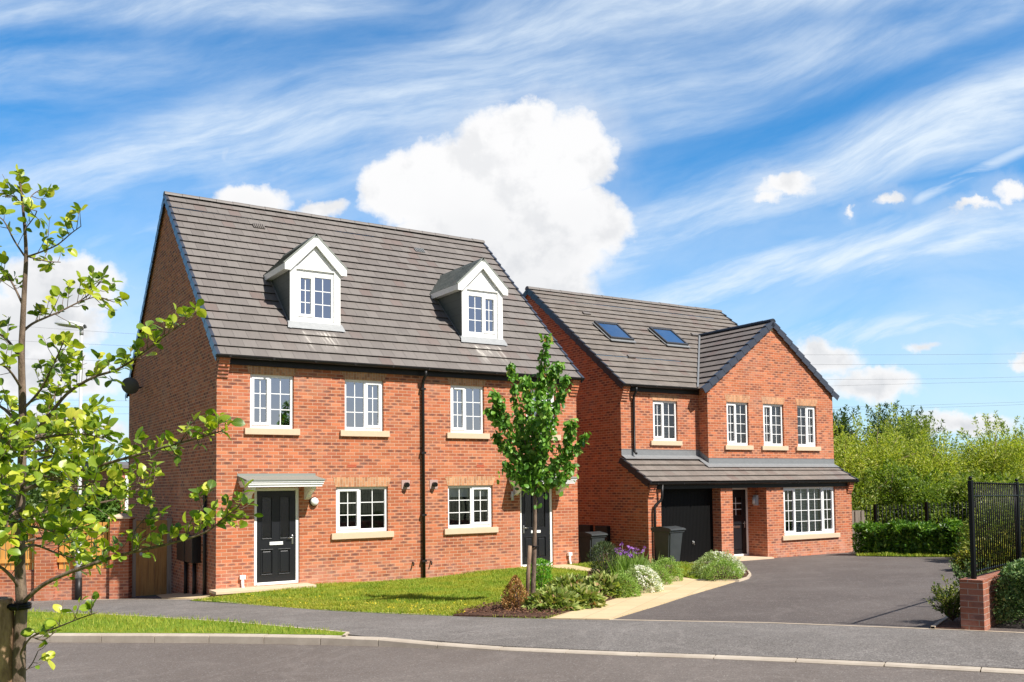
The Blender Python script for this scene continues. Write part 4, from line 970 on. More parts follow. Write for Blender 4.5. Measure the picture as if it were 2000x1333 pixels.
# main roof, trimmed where the gable roof covers it
l2 = math.hypot(1, T2); ds2 = Vector((0, 1, T2))/l2; db2 = Vector((0, -1, T2))/l2; SL2 = (D2/2+E2)*l2
TG = (ZG-ZGE)/((W_2-GX)/2+GO); gl_ = GX-GO; gr_ = W_2+GO
def clip_main(s):
    z = ZE2+s*ds2.z; x_v = gl_+(z-ZGE)/TG                                            # where the gable slope is this high
    return (0, min(W_2+.1, x_v+.05+.06) if z < ZG else W_2+.1)
mb = MB(); roof_courses(mb, (-.05, RC-E2, ZE2-.045), (1, 0, 0), ds2, W_2+.1, SL2, SL2/18, clip=clip_main)
def clip_right(s):
    z = ZE2+s*ds2.z; x_v = gr_-(z-ZGE)/TG
    return (x_v-.11+.05, W_2+.1) if z < ZG else (0, 0)
roof_courses(mb, (-.05, RC-E2, ZE2-.045), (1, 0, 0), ds2, W_2+.1, SL2*.0+SL2*(ZG-ZE2)/(ZR2-ZE2), SL2/18, clip=clip_right)
roof_courses(mb, (-.05, RC+D2+E2, ZE2-.045), (1, 0, 0), db2, W_2+.1, SL2, SL2/18)
r2 = mb.build('roof', TILE2, h2o)
mb = MB(); ridge_caps(mb, (-.08, ym, ZR2), (W_2+.08, ym, ZR2)); mb.build('ridge', RIDGE, r2)
mb = MB(); verge_units(mb, (-.05, RC-E2-.02, ZE2-.06), ds2, SL2, (-1, 0, 0), SL2/18); verge_units(mb, (-.05, RC+D2+E2+.02, ZE2-.06), db2, SL2, (-1, 0, 0), SL2/18); mb.build('verge', mat('black_verge', (.022, .024, .030), .4), r2)
mb = MB(); verge_units(mb, (W_2+.05, RC-E2-.02, ZE2-.06), ds2, SL2, (1, 0, 0), SL2/18, .06, .12); mb.build('verge', MATS['black_verge'], r2)
# gable roof
yv = lambda z: RC-E2+(z-ZE2)/T2
lg = math.hypot(1, TG); hwg = (W_2-GX)/2+GO; SG = hwg*lg; dgl = Vector((1, 0, TG))/lg; dgr = Vector((-1, 0, TG))/lg
mb = MB()
roof_courses(mb, (gl_, -.07, ZGE-.04), (0, 1, 0), dgl, 5, SG, SG/11, clip=lambda s: (0, yv(ZGE+s*dgl.z)+.07+.06))
roof_courses(mb, (gr_, -.07, ZGE-.04), (0, 1, 0), dgr, 5, SG, SG/11, clip=lambda s: (0, yv(ZGE+s*dgl.z)+.07+.06))
gr = mb.build('gable_roof', mat('gable_tile', rough=.62, spec=.35, fn=tile_fn(hwg/11, (.17, .145, .13), (.21, .18, .16))), h2o)
mb = MB(); ridge_caps(mb, (gm_, -.09, ZG+.0), (gm_, yv(ZG)+.1, ZG+.0)); mb.build('ridge', MATS['black_verge'], gr)
for P0, dd, sd in (((gl_+.0, -.07, ZGE-.05), dgl, (0, -1, 0)), ((gr_, -.07, ZGE-.05), dgr, (0, -1, 0))):
    mb = MB(); verge_units(mb, P0, dd, SG, sd, SG/11, .10, .14); mb.build('verge', VERGE, gr)
m = MB()
for k in range(24):                                                          # lead valley
    z = ZGE+(ZG-ZGE)*k/24; z1_ = ZGE+(ZG-ZGE)*(k+1)/24; xa, xb = gl_+(z-ZGE)/TG, gl_+(z1_-ZGE)/TG
    m.face([(xa-.03, yv(z), z+.05), (xa+.03, yv(z)-.02, z+.06), (xb+.03, yv(z1_)-.02, z1_+.06), (xb-.03, yv(z1_), z1_+.05)])
m.build('valley', LEAD, gr)
# skylights
for (xa, xb) in ((1.25, 2.19), (3.58, 4.53)):
    m = MB(); y_ = 2.93; z = ZE2+(y_-RC+E2)*T2; A = Matrix.Translation(((xa+xb)/2, y_, z)) @ Matrix.Rotation(math.atan(T2), 4, 'X'); hw, hh = (xb-xa)/2, .56
    for (p, q, r_, s_) in ((-hw, -hw+.06, -hh, hh), (hw-.06, hw, -hh, hh), (-hw+.061, hw-.061, -hh, -hh+.07), (-hw+.061, hw-.061, hh-.09, hh)): m.box(p, q, r_, s_, -.05, .11, 0, A)
    o = m.build('skylight', mat('dark_frame', (.07, .07, .07), .4, .3), r2)
    m = MB(); P = [A @ Vector(v) for v in ((-hw+.05, -hh+.06, .09), (hw-.05, -hh+.06, .09), (hw-.05, hh-.08, .09), (-hw+.05, hh-.08, .09))]; m.face(P); m.build('pane', GLASSU, o)
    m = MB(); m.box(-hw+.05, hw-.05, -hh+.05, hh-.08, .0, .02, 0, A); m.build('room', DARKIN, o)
    m = MB(); m.box(-hw-.03, hw+.03, -hh-.12, -hh-.001, .03, .055, 0, A); m.box(-hw-.05, -hw-.001, -hh, hh, .03, .05, 0, A); m.box(hw+.001, hw+.05, -hh, hh, .03, .05, 0, A); m.build('lead_apron', LEAD, o)
for (vx, vy) in ((1.4, 3.95), (1.38, 1.6), (5.6, 3.3)):
    m = MB(); A = Matrix.Translation((vx, vy, ZE2+(vy-RC+E2)*T2)) @ Matrix.Rotation(math.atan(T2), 4, 'X'); m.box(-.14, .14, -.07, .07, .0, .055, 0, A); m.build('roof_vent', RIDGE, r2)
# lean-to roof: rows as far as the recessed wall on the left and the gable wall on the right
ll = math.hypot(1, tl); dl = Vector((0, 1, tl))/ll; SA = (LF+LE)*ll; SB = (LF+LE+RC)*ll; gl3 = .335
mb = MB()
roof_courses(mb, (-.06, -LF-LE, ZL-.045), (1, 0, 0), dl, W_2+.05, SA, gl3)
s_ = SA
k0 = int(SA/gl3)
roof_courses(mb, Vector((-.06, -LF-LE, ZL-.045))+dl*(k0*gl3+.001), (1, 0, 0), dl, GX+.06, SB-k0*gl3, gl3, th=.018)
lr = mb.build('lean_to_roof', mat('lean_tile', rough=.6, spec=.35, fn=tile_fn(gl3/ll, (.18, .155, .135), (.225, .195, .17))), h2o)
mb = MB(); verge_units(mb, (-.06, -LF-LE-.02, ZL-.06), dl, SB, (-1, 0, 0), gl3); mb.build('verge', MATS['black_verge'], lr); mb = MB(); verge_units(mb, (W_2-.01, -LF-LE-.02, ZL-.06), dl, SA, (1, 0, 0), gl3, .05, .1); mb.build('verge', MATS['black_verge'], lr)
mb = MB()
def flash(x0, x1, y, z):
    mb.face([(x0, y-.004, z-.02), (x1, y-.004, z-.02), (x1, y-.004, z+.17), (x0, y-.004, z+.17)]); mb.box(x0, x1, y-.012, y-.0005, z+.165, z+.175)
    mb.face([(x0, y-.004, z+.0), (x1, y-.004, z+.0), (x1, y-.22, z-.22*tl+.012), (x0, y-.22, z-.22*tl+.012)])
flash(0.0, GX-.001, RC, ZT+.02); flash(GX, W_2+.0, 0, ZT2+.02)
mb.face([(GX-.004, -.0, ZT2+.0), (GX-.004, RC, ZT+.0), (GX-.004, RC, ZT+.19), (GX-.004, 0, ZT2+.19)])
mb.face([(GX-.004, -.22, ZT2-.22*tl+.03), (GX-.004, RC, ZT+.03), (GX-.2, RC, ZT+.025), (GX-.2, -.22, ZT2-.22*tl+.025)])
mb.build('lead_flashing', LEAD, lr)
# gutters, fascias, pipes
mb = MB(); mb.box(.24, GX-.02, RC-.07, RC-.001, ZE2-.20, ZE2+.03); mb.build('fascia', BLK, h2o)
mb = MB(); gutter(mb, -.09, gl_+.02, RC-.205, ZE2-.03, .056); mb.build('gutter', BLK, h2o)
mb = MB(); mb.box(.23, W_2-.33, -LF-.035, -LF-.001, 1.95, 2.15); mb.box(.477, 4.683, -LF, -LF+.12, 1.955, 2.1); mb.box(.477, 2.776, -LF+.12, -.36, 2.07, 2.09); mb.box(3.256, 4.683, -LF+.12, .10, 2.1, 2.12); mb.build('fascia', BLK, h2o)
mb = MB(); gutter(mb, -.10, W_2+.03, -LF-.16, ZL-.055, .058); mb.build('gutter', BLK, h2o)
mb = MB(); downpipe(mb, [(.43, RC-.21, ZE2-.1), (.43, RC-.20, ZE2-.2), (.43, RC-.08, ZE2-.36), (.43, RC-.07, ZE2-.45), (.43, RC-.07, ZT+.12), (.43, RC-.16, ZT+.06)], .038); mb.build('downpipe', BLK, h2o)
mb = MB(); downpipe(mb, [(.40, -LF-.16, ZL-.1), (.40, -LF-.13, 1.72), (.38, -LF-.11, 1.64), (.19, -LF-.08, 1.50), (.17, -LF-.08, 1.40), (.17, -LF-.08, -.3)], .038); mb.build('downpipe', BLK, h2o)
# windows
SHUT = lambda *q: ('slats', q)
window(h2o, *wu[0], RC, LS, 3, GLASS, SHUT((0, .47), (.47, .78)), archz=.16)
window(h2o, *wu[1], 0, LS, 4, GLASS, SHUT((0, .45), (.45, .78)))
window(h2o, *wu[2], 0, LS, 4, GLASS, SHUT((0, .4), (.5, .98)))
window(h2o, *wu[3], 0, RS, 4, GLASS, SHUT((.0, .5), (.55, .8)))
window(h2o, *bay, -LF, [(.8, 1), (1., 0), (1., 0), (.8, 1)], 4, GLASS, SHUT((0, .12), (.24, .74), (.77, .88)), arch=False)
# garage door: vertical ribs
m = MB(); xa, xb = .477, 2.776; y_ = -.38; n = 42
for k in range(n):
    x = xa+(xb-xa)*k/n; m.box(x+.004, x+(xb-xa)/n-.004, y_-.012, y_, -.20, 1.95)
m.box(xa, xb, y_, y_+.03, -.25, 2.08); m.box(xa, xb, y_-.02, y_, 1.90, 2.06)
g = m.build('garage_door', mat('garage_paint', (.006, .006, .006), .5, 0, .15), h2o)
m = MB(); m.bbox(1.93, 1.98, y_-.03, y_-.013, .33, .43, .004); m.tube([(1.955, y_-.03, .40), (1.955, y_-.06, .39), (1.985, y_-.06, .31)], .010, 6); m.build('garage_handle', CHROME, g)
m = MB(); m.box(xa, xb, -LF+.001, y_-.02, -.235, -.205); m.build('threshold', CONC, g)
front_door(h2o, 3.70, 4.683, -.16, 1.965, .0, 'l', 'cottage')
m = MB(); m.box(3.257, 4.682, -LF-.25, .12, -.24, -.165); m.build('doorstep', SILL, h2o)
m = MB(); m.bbox(4.60, 4.682, -.42, -.26, 1.40, 1.72, .01); m.tube([(4.56, -.34, 1.45), (4.56, -.34, 1.66)], .05, 12); m.build('wall_light', STEEL, h2o)
for y in (1.0, 1.85):
    m = MB(); m.bbox(-.12, -.001, y, y+.6, .32, .88, .01); m.build('meter_box', BLK, h2o)

# ------------------------------------------------------------------ plants
def rand_dirs(n):
    v = rng.normal(0, 1, (n, 3)); return v/np.linalg.norm(v, axis=1)[:, None]
def unit(v): return v/np.maximum(np.linalg.norm(v, axis=1)[:, None], 1e-9)
def leafquads(P, L, Wd, nrm, axis):
    """kite-shaped leaves: P base points, L lengths, Wd widths, nrm facing, axis pointing"""
    a = unit(axis); s = unit(np.cross(a, nrm)); n = np.cross(s, a); V = np.zeros((len(P), 4, 3))
    V[:, 0] = P; V[:, 1] = P+a*(L*.45)[:, None]+s*(Wd*.5)[:, None]+n*(L*.06)[:, None]
    V[:, 2] = P+a*L[:, None]-n*(L*.08)[:, None]; V[:, 3] = P+a*(L*.45)[:, None]-s*(Wd*.5)[:, None]+n*(L*.06)[:, None]
    return V
def crown_points(c, r, n, lumps=9, fill=.55):
    """points in an uneven crown: lumps of foliage inside an ellipsoid with gaps between"""
    c = np.array(c); r = np.array(r); out = []
    for k in range(lumps):
        d = rand_dirs(1)[0]*rng.uniform(.25, .78); d[2] = d[2]*.9
        lr = rng.uniform(.26, .46); m = int(n/lumps*rng.uniform(.7, 1.3))
        q = rand_dirs(m)*(rng.uniform(0, 1, m)**.45)[:, None]*lr*(1+.25*np.sin(rng.uniform(0, 6, m)))[:, None]
        out.append((d+q)*r+c)
    m = int(n*.25); out.append(rand_dirs(m)*(rng.uniform(0, 1, m)**.5*.8)[:, None]*r+c)
    return np.concatenate(out)
def foliage(name, P, size, mats, parent, center=None, up=.5, asp=.5, droop=0., mi=None, out=.5):
    n = len(P); c = np.mean(P, 0) if center is None else np.array(center)
    o = unit(P-c); d = unit(rand_dirs(n)*(1-out)+o*out+np.array([0, 0, -droop])); nm = unit(rand_dirs(n)*.9+np.array([0, 0, up])+o*.5)
    L = size*rng.uniform(.6, 1.35, n); return quads(name, leafquads(P, L, L*asp*rng.uniform(.8, 1.2, n), nm, d), mats, parent, mi)
GREENS = dict(
    willow=leaf_mat('willow_leaf', [(0, (.18, .25, .035)), (.35, (.31, .38, .06)), (.7, (.43, .47, .085)), (1, (.52, .49, .13))], .4, .5),
    willow2=leaf_mat('olive_leaf', [(0, (.11, .17, .028)), (.4, (.20, .28, .045)), (.8, (.31, .36, .075)), (1, (.40, .40, .12))], .38, .5),
    dark=leaf_mat('dark_leaf', [(0, (.035, .075, .018)), (.5, (.07, .13, .028)), (1, (.13, .19, .04))], .25, .5),
    mid=leaf_mat('mid_leaf', [(0, (.06, .13, .02)), (.5, (.11, .21, .03)), (1, (.18, .28, .05))], .3, .5),
    mid2=leaf_mat('shade_willow_leaf', [(0, (.08, .14, .02)), (.5, (.16, .25, .035)), (.85, (.26, .34, .05)), (1, (.38, .42, .08))], .35, .5),
    laurel=leaf_mat('laurel_leaf', [(0, (.045, .12, .015)), (.5, (.09, .20, .022)), (.85, (.17, .30, .035)), (1, (.27, .40, .06))], .25, .38, .4),
    hebe=leaf_mat('hebe_leaf', [(0, (.20, .29, .10)), (.5, (.33, .43, .16)), (1, (.48, .56, .26))], .2, .55, .25),
    hebe2=leaf_mat('bright_hebe_leaf', [(0, (.16, .28, .055)), (.5, (.27, .42, .085)), (1, (.42, .54, .14))], .2, .55, .25),
    spring=leaf_mat('spring_leaf', [(0, (.08, .24, .02)), (.5, (.15, .38, .03)), (1, (.26, .48, .05))], .3, .4),
    olive=leaf_mat('bronze_leaf', [(0, (.10, .15, .03)), (.4, (.24, .32, .07)), (.75, (.40, .44, .14)), (.92, (.50, .48, .20)), (1, (.36, .16, .09))], .25, .5, .3),
    white=leaf_mat('white_petal', [(0, (.75, .74, .70)), (1, (.88, .87, .84))], .2, .6),
    purple=leaf_mat('purple_petal', [(0, (.22, .07, .38)), (1, (.42, .18, .62))], .3, .6),
    brown=leaf_mat('dead_leaf', [(0, (.20, .09, .025)), (.5, (.44, .22, .07)), (.9, (.60, .36, .14)), (1, (.2, .22, .1))], .15, .8),
    rosemary=leaf_mat('needle_leaf', [(0, (.028, .055, .018)), (.6, (.06, .10, .03)), (1, (.14, .16, .06))], .15, .6),
    blade=leaf_mat('sword_leaf', [(0, (.13, .24, .04)), (.6, (.24, .38, .07)), (1, (.36, .45, .14))], .3, .5),
    box=leaf_mat('cotoneaster_leaf', [(0, (.045, .10, .03)), (.5, (.10, .19, .055)), (.85, (.19, .28, .09)), (1, (.32, .38, .14))], .2, .5, .3),
    box2=leaf_mat('pale_shoot_leaf', [(0, (.05, .09, .02)), (.5, (.12, .17, .035)), (.8, (.26, .30, .07)), (1, (.42, .42, .14))], .25, .5, .3),
    ivy=leaf_mat('ivy_leaf', [(0, (.06, .11, .02)), (.5, (.16, .20, .035)), (.8, (.36, .34, .05)), (1, (.52, .46, .07))], .25, .4))
def tree(label, base, ztop, rx, ry, leaf, size, n, lumps=10, zlow=.25, tr=.12, group='trees beyond the black metal fence', name='tree', cat='tree', droop=0., asp=.4, up=.5):
    o = thing(name, label, cat, base, 0, group); h = ztop-base[2]; mb = MB()
    mb.tube([(0, 0, -.1), (.1, .05, h*.3), (-.05, .1, h*.6), (.05, 0, h*.9)], [tr, tr*.8, tr*.5, tr*.15], 7)
    zc = h*(zlow+1)/2
    for k in range(9):
        a = rng.uniform(0, 6.28); z0 = h*rng.uniform(.15, .6); e = (math.cos(a)*rx*rng.uniform(.4, .8), math.sin(a)*ry*rng.uniform(.4, .8), min(h*.92, z0+h*rng.uniform(.15, .4)))
        mb.tube([(0, 0, z0), (e[0]*.4, e[1]*.4, z0+(e[2]-z0)*.6), e], [tr*.45, tr*.25, tr*.08], 5)
    mb.build('trunk', BARK, o)
    P = crown_points((0, 0, zc), (rx, ry, h*(1-zlow)/2*1.12), n, lumps); P = P[P[:, 2] > .05]
    P[:, 2] = np.minimum(P[:, 2], h*1.02)
    # loose upright shoots that break the outline
    S = []
    for k in range(14):
        a = rng.uniform(0, 6.28); q = rng.uniform(.2, .9); p = np.array([math.cos(a)*rx*q, math.sin(a)*ry*q, zc+h*(1-zlow)/2*math.sqrt(max(0, 1-q*q))*rng.uniform(.8, 1.0)])
        L = rng.uniform(.08, .2)*h*.7; m = 34; tt = rng.uniform(0, 1, m); S.append(p+np.outer(tt, [math.cos(a)*.3*L, math.sin(a)*.3*L, L])+rng.normal(0, .05*(1.2-tt)[:, None]*h*.25, (m, 3)))
    P = np.concatenate([P]+S)
    foliage('crown', P, size, leaf, o, (0, 0, zc), up, asp, droop)
    return o
def shrub(name, label, cat, base, rx, ry, h, leaf, size, n, group=None, asp=.45, up=.6, shape='dome', flowers=None, fsize=.02, stems=True, out=.6, flow_bias=None):
    o = thing(name, label, cat, base, 0, group); d = rand_dirs(n); d[:, 2] = np.abs(d[:, 2])
    rad = rng.uniform(.72, 1.0, n)**.6; lump = 1+.09*np.sin(d[:, 0]*9+d[:, 1]*7)+.08*np.sin(d[:, 1]*13+d[:, 2]*11)
    if shape == 'dome': P = d*(rad*lump)[:, None]*np.array([rx, ry, h])
    elif shape == 'cone':
        z = rng.uniform(0, 1, n)**1.3; a = rng.uniform(0, 6.283, n); rr = (1-z**2.2)**.8*rng.uniform(.7, 1.1, n)*(1+.22*np.sin(a*4+z*9)); P = np.stack([np.cos(a)*rx*rr, np.sin(a)*ry*rr, z*h], 1)
    elif shape == 'column':
        z = rng.uniform(0, 1, n); a = rng.uniform(0, 6.283, n); rr = np.sqrt(np.maximum(1-(2*z-1)**4, .02))*rng.uniform(.55, 1.05, n)*(1+.2*np.sin(a*3+z*11)); P = np.stack([np.cos(a)*rx*rr, np.sin(a)*ry*rr, z*h], 1)
    else:                                            # sparse: leaves along arching stems
        P = []; mbs = MB()
        for k in range(shape):
            a = rng.uniform(0, 6.283); q = rng.uniform(.2, 1); e = np.array([math.cos(a)*rx*q, math.sin(a)*ry*q, h*rng.uniform(.5, 1)*(1.1-.4*q)])
            pts = [e*f*np.array([1, 1, 1.25-.25*f]) for f in (0, .3, .6, 1)]; mbs.tube([tuple(p) for p in pts], [.007, .006, .004, .002], 5)
            m = n//shape; f = rng.uniform(.15, 1, m); P.append(e*f[:, None]*np.stack([np.ones(m), np.ones(m), 1.25-.25*f], 1)+rng.normal(0, .018, (m, 3)))
        P = np.concatenate(P); mbs.build('stems', BARK, o); stems = False
    foliage('leaves', P, size, leaf, o, (0, 0, 0), up, asp, 0, None, out)
    if stems:
        mb = MB()
        for k in range(14):
            a = rng.uniform(0, 6.283); q = rng.uniform(.2, .75); mb.tube([(0, 0, 0), (math.cos(a)*rx*q*.5, math.sin(a)*ry*q*.5, h*.4), (math.cos(a)*rx*q, math.sin(a)*ry*q, h*.75)], [.012, .009, .004], 5)
        mb.build('stems', BARK, o)
    if flowers:
        fm, nf = flowers; d = rand_dirs(nf*3); d[:, 2] = np.abs(d[:, 2])
        if flow_bias is not None: d = d[(d@np.array(flow_bias)) > .35][:nf]
        else: d = d[:nf]
        cl = np.sin(d[:, 0]*17)*np.sin(d[:, 1]*15+1)*np.sin(d[:, 2]*12) > -.02; d = d[cl]
        P = d*np.array([rx, ry, h])*1.03; q = rand_dirs(len(P)*5)*fsize*.7; P = np.repeat(P, 5, 0)+q
        foliage('flowers', P, fsize, fm, o, (0, 0, 0), .8, .8)
    return o

# trees and bushes beyond the far fence
def far(px, depth): P = atd(px, 1000, depth); return (P.x, P.y, H(P.x, P.y)-.1)
def ztop(px, py, depth): return atd(px, py, depth).z
FT = [  # px, depth, top px y, half width (m), leaf, size, n, label
    (1655, 37, 838, 2.0, 'willow', 'bright yellow-green willow bush standing closest to the detached house'),
    (1648, 46, 806, 1.6, 'dark', 'dark green tree peeking out behind the gable corner of the detached house'),
    (1718, 38, 815, 2.2, 'willow', 'tall yellow-green willow behind the silvery timber fence panel'),
    (1775, 41, 822, 2.3, 'willow2', 'broad olive willow bush at the middle of the tree belt'),
    (1745, 52, 797, 2.0, 'dark', 'dark treetop rising above the tree belt on its left side'),
    (1795, 54, 806, 2.0, 'dark', 'dark treetop with a feathery outline above the middle of the tree belt'),
    (1828, 38, 852, 1.9, 'willow', 'yellow-green willow bush in the dip of the tree belt'),
    (1868, 44, 872, 2.1, 'mid', 'mid-green bush filling the lowest dip in the tree belt skyline'),
    (1905, 42, 848, 2.0, 'willow2', 'olive willow bush showing behind the near railing post'),
    (1950, 38, 826, 2.3, 'willow', 'tall loose willow behind the near railings'),
    (2005, 40, 832, 2.4, 'willow2', 'willow cut by the right edge of the picture'),
    (1745, 35.5, 905, 1.7, 'mid2', 'low green willow bush just behind the laurel hedge'),
    (1800, 35.5, 925, 1.6, 'mid2', 'low willow bush behind the far metal fence post'),
    (1690, 35.5, 925, 1.4, 'willow2', 'low olive bush beside the silvery timber fence panel'),
    (1862, 36, 930, 1.7, 'mid2', 'low willow bush left of the near railing post'),
    (1925, 35, 925, 1.8, 'willow2', 'low bush seen through the near railings'),
    (1985, 34, 930, 1.9, 'mid2', 'low willow bush at the right edge seen through the near railings'),
    (2080, 40, 830, 3, 'willow', None), ]
for (px, dp, py, hw, lf, lb) in FT:
    if px > 2030: continue
    b_ = far(px, dp); zt = ztop(px, py, dp); big = (zt-b_[2])
    tree(lb, b_, zt, hw, hw*.9, GREENS[lf], .135 if lf != 'dark' else .18, 17000 if big > 3.5 else 11000, 16, .02, .09, asp=.34)
# trees behind the side garden
for (px, dp, py, hw, lf, lb) in [(235, 55, 905, 3.0, 'mid', 'rounded green tree behind the garden gate'), (175, 58, 928, 3.2, 'dark', 'dark green tree behind the lamp post'), (95, 60, 915, 3.4, 'mid', 'green tree behind the branches of the young foreground tree'), (20, 56, 935, 3.2, 'dark', 'dark tree at the left edge behind the timber fence'), (205, 46, 965, 2.2, 'mid', 'low green bush behind the fence pier')]:
    b_ = far(px, dp); tree(lb, b_, ztop(px, py, dp), hw, hw, GREENS[lf], .26, 6500, 12, .02, .14, 'trees beyond the side garden', asp=.5)

# hedge below the far fence
hb = [at(x, y) for x, y in [(1682, 1083), (1785, 1084.5), (1893, 1086)]]
o = thing('hedge', 'low glossy dark green laurel hedge along the far edge of the driveway', 'hedge', hb[0])
P = []; n = 15000
for a_, b_ in ((hb[0], hb[1]), (hb[1], hb[2])):
    m = n//2; tt = rng.uniform(0, 1, m); z = rng.uniform(0.02, 1, m); hh = .78+.09*np.sin(tt*11)+.09*np.sin(tt*27+1); dd = (b_-a_).normalized(); nn = np.array([-dd.y, dd.x]); q = rng.uniform(-1, 1, m); q = np.sign(q)*np.abs(q)**.4
    wv = .45*(1-.35*z**3)*(1+.12*np.sin(tt*31)); top = rng.uniform(0, 1, m) < .35; zz = np.where(top, hh*rng.uniform(.9, 1.05, m), z*hh); q = np.where(top, rng.uniform(-1, 1, m), q)
    X = a_.x+(b_.x-a_.x)*tt+nn[0]*q*wv; Y = a_.y+(b_.y-a_.y)*tt+nn[1]*q*wv; Z = a_.z+(b_.z-a_.z)*tt+zz; P.append(np.stack([X-hb[0].x, Y-hb[0].y, Z-hb[0].z], 1))
P = np.concatenate(P); foliage('leaves', P, .12, GREENS['laurel'], o, (np.mean(P[:, 0]), np.mean(P[:, 1]), -1), .6, .5, 0, None, .3)
mb = MB()
for k in range(26):
    f = k/25; p = (hb[0].lerp(hb[1], f*2) if f < .5 else hb[1].lerp(hb[2], f*2-1))-hb[0]; mb.tube([tuple(p), (p.x+.05, p.y, p.z+.6)], [.02, .008], 5)
mb.build('stems', BARK, o)

# planting in the bed between path and lawn
def pl(x, y, off=.03): p = at(x, y, off); return (p.x, p.y, p.z)
def sc(p): return CF/depth_of(p)                  # pixels per metre there
shrub('conifer', 'small dead brown conifer beside the foot of the young street tree', 'conifer', pl(1007, 1190),   .19, .19, .54, GREENS['brown'], .035, 3000, shape='cone', asp=.5)
shrub('shrub', 'small grey-green sprawling plant left of the dead conifer', 'shrub', pl(990, 1188), .16, .14, .22, GREENS['hebe'], .035, 500, shape=10)
shrub('shrub', 'bright green upright shrub just behind the young street tree', 'shrub', pl(1056, 1155), .24, .22, .62, GREENS['spring'], .05, 2200, shape='column')
G1 = 'low leafy plants with bronze-green pointed leaves'
shrub('ground_cover_plant', 'low bronze-green leafy plant nearest the pavement end of the bed', 'plant', pl(1082, 1189), .42, .34, .26, GREENS['olive'], .125, 1200, G1, .5)
shrub('ground_cover_plant', 'low bronze-green leafy plant on the path edge in front of the others', 'plant', pl(1128, 1184), .42, .34, .27, GREENS['olive'], .125, 1200, G1, .5)
shrub('ground_cover_plant', 'low bronze-green leafy plant on the lawn side, left of the dark upright shrub', 'plant', pl(1118, 1165), .50, .38, .31, GREENS['olive'], .125, 1350, G1, .5)
shrub('ground_cover_plant', 'low bronze-green leafy plant right below the dark upright shrub', 'plant', pl(1182, 1164), .48, .38, .33, GREENS['olive'], .125, 1350, G1, .5)
shrub('shrub', 'dark needle-leaved upright shrub beside the purple irises', 'shrub', pl(1180, 1138), .30, .28, .86, GREENS['rosemary'], .07, 4200, shape='column', asp=.16, up=.1)
G2 = 'rounded pale green hebe shrubs in the bed'
shrub('hebe', 'rounded pale hebe between the bronze-leaved plants and the white-flowered one', 'shrub', pl(1216, 1163), .34, .32, .40, GREENS['hebe2'], .03, 5200, G2)
shrub('hebe', 'rounded hebe covered in white flowers on its path side', 'shrub', pl(1250, 1154), .44, .40, .46, GREENS['hebe'], .03, 5600, G2, flowers=(GREENS['white'], 900), fsize=.022, flow_bias=(.45, -.6, .5))
shrub('hebe', 'pale hebe behind the white-flowered one, below the irises', 'shrub', pl(1262, 1131), .50, .40, .42, GREENS['hebe'], .03, 5200, G2)
shrub('hebe', 'small hebe squeezed right of the white-flowered one', 'shrub', pl(1283, 1140), .32, .30, .38, GREENS['hebe2'], .03, 3600, G2)
shrub('hebe', 'rounded hebe at the far end of the bed, nearest the wheelie bin', 'shrub', pl(1303, 1133), .36, .34, .48, GREENS['hebe2'], .03, 5200, G2)
G3 = 'hebes in the small bed at the driveway bend'
shrub('hebe', 'large pale hebe speckled with white flowers in front of the garage pillar', 'shrub', pl(1403, 1124),   .66, .52, .52, GREENS['hebe'], .032, 8500, G3, flowers=(GREENS['white'], 800), fsize=.022, flow_bias=(.5, -.4, .5))
shrub('hebe', 'smaller bright green hebe in front of the large white-speckled one', 'shrub', pl(1412, 1131), .46, .36, .42, GREENS['hebe2'], .03, 5600, G3)
# irises
ip = pl(1222, 1135); o = thing('iris_clump', 'clump of purple irises with upright sword leaves in front of the side wall', 'flowers', ip)
n = 700; b0 = rng.normal(0, .17, (n, 2)); P = np.stack([b0[:, 0]*1.3, b0[:, 1], np.zeros(n)], 1); ax = unit(np.stack([b0[:, 0]*1.2+rng.normal(0, .12, n), b0[:, 1]*1.2+rng.normal(0, .12, n), np.ones(n)], 1)); L = rng.uniform(.35, .72, n)
quads('leaves', leafquads(P, L, np.full(n, .022), rand_dirs(n), ax), GREENS['blade'], o)
for k in range(22):
    mb = MB(); mf = MB()
    x, y = rng.normal(0, .24), rng.normal(0, .16); h_ = rng.uniform(.52, .80); mb.tube([(x*.7, y*.7, 0), (x, y, h_)], [.006, .004], 5)
    st_ = mb.build('flower_stem', GREENS['blade'], o); q = rand_dirs(9)*.004; foliage('flower', q+np.array([x, y, h_]), .062, GREENS['purple'], st_, None, .4, .7)

# bark chips
def chips(name, label, poly, n):
    P = np.array([(p[0], p[1]) for p in poly]); lo, hi = P.min(0), P.max(0); c = rng.uniform(lo, hi, (n*3, 2)); ins = np.zeros(len(c), bool); j = len(P)-1
    for i in range(len(P)):
        xi, yi, xj, yj = *P[i], *P[j]; ins ^= ((yi > c[:, 1]) != (yj > c[:, 1])) & (c[:, 0] < (xj-xi)*(c[:, 1]-yi)/(yj-yi+1e-12)+xi); j = i
    c = c[ins][:n]; n = len(c); Q = np.stack([c[:, 0], c[:, 1], [H(x, y)+.055 for x, y in c]], 1); Q[:, 2] += rng.uniform(0, .03, n)
    ax = rand_dirs(n); ax[:, 2] *= .35; L = rng.uniform(.03, .075, n); return tag(quads(name, leafquads(Q, L, L*.45, np.tile([0, 0, 1.], (n, 1))+rand_dirs(n)*.4, ax), CHIP), label, 'bark mulch', kind='stuff')
chips('bark_mulch', 'reddish brown bark chips covering the planting bed', [at(x, y)[:2] for x, y in BED], 9000)
chips('bark_mulch', 'dark bark chips below the hebes at the driveway bend', [at(x, y)[:2] for x, y in BED2], 2200)
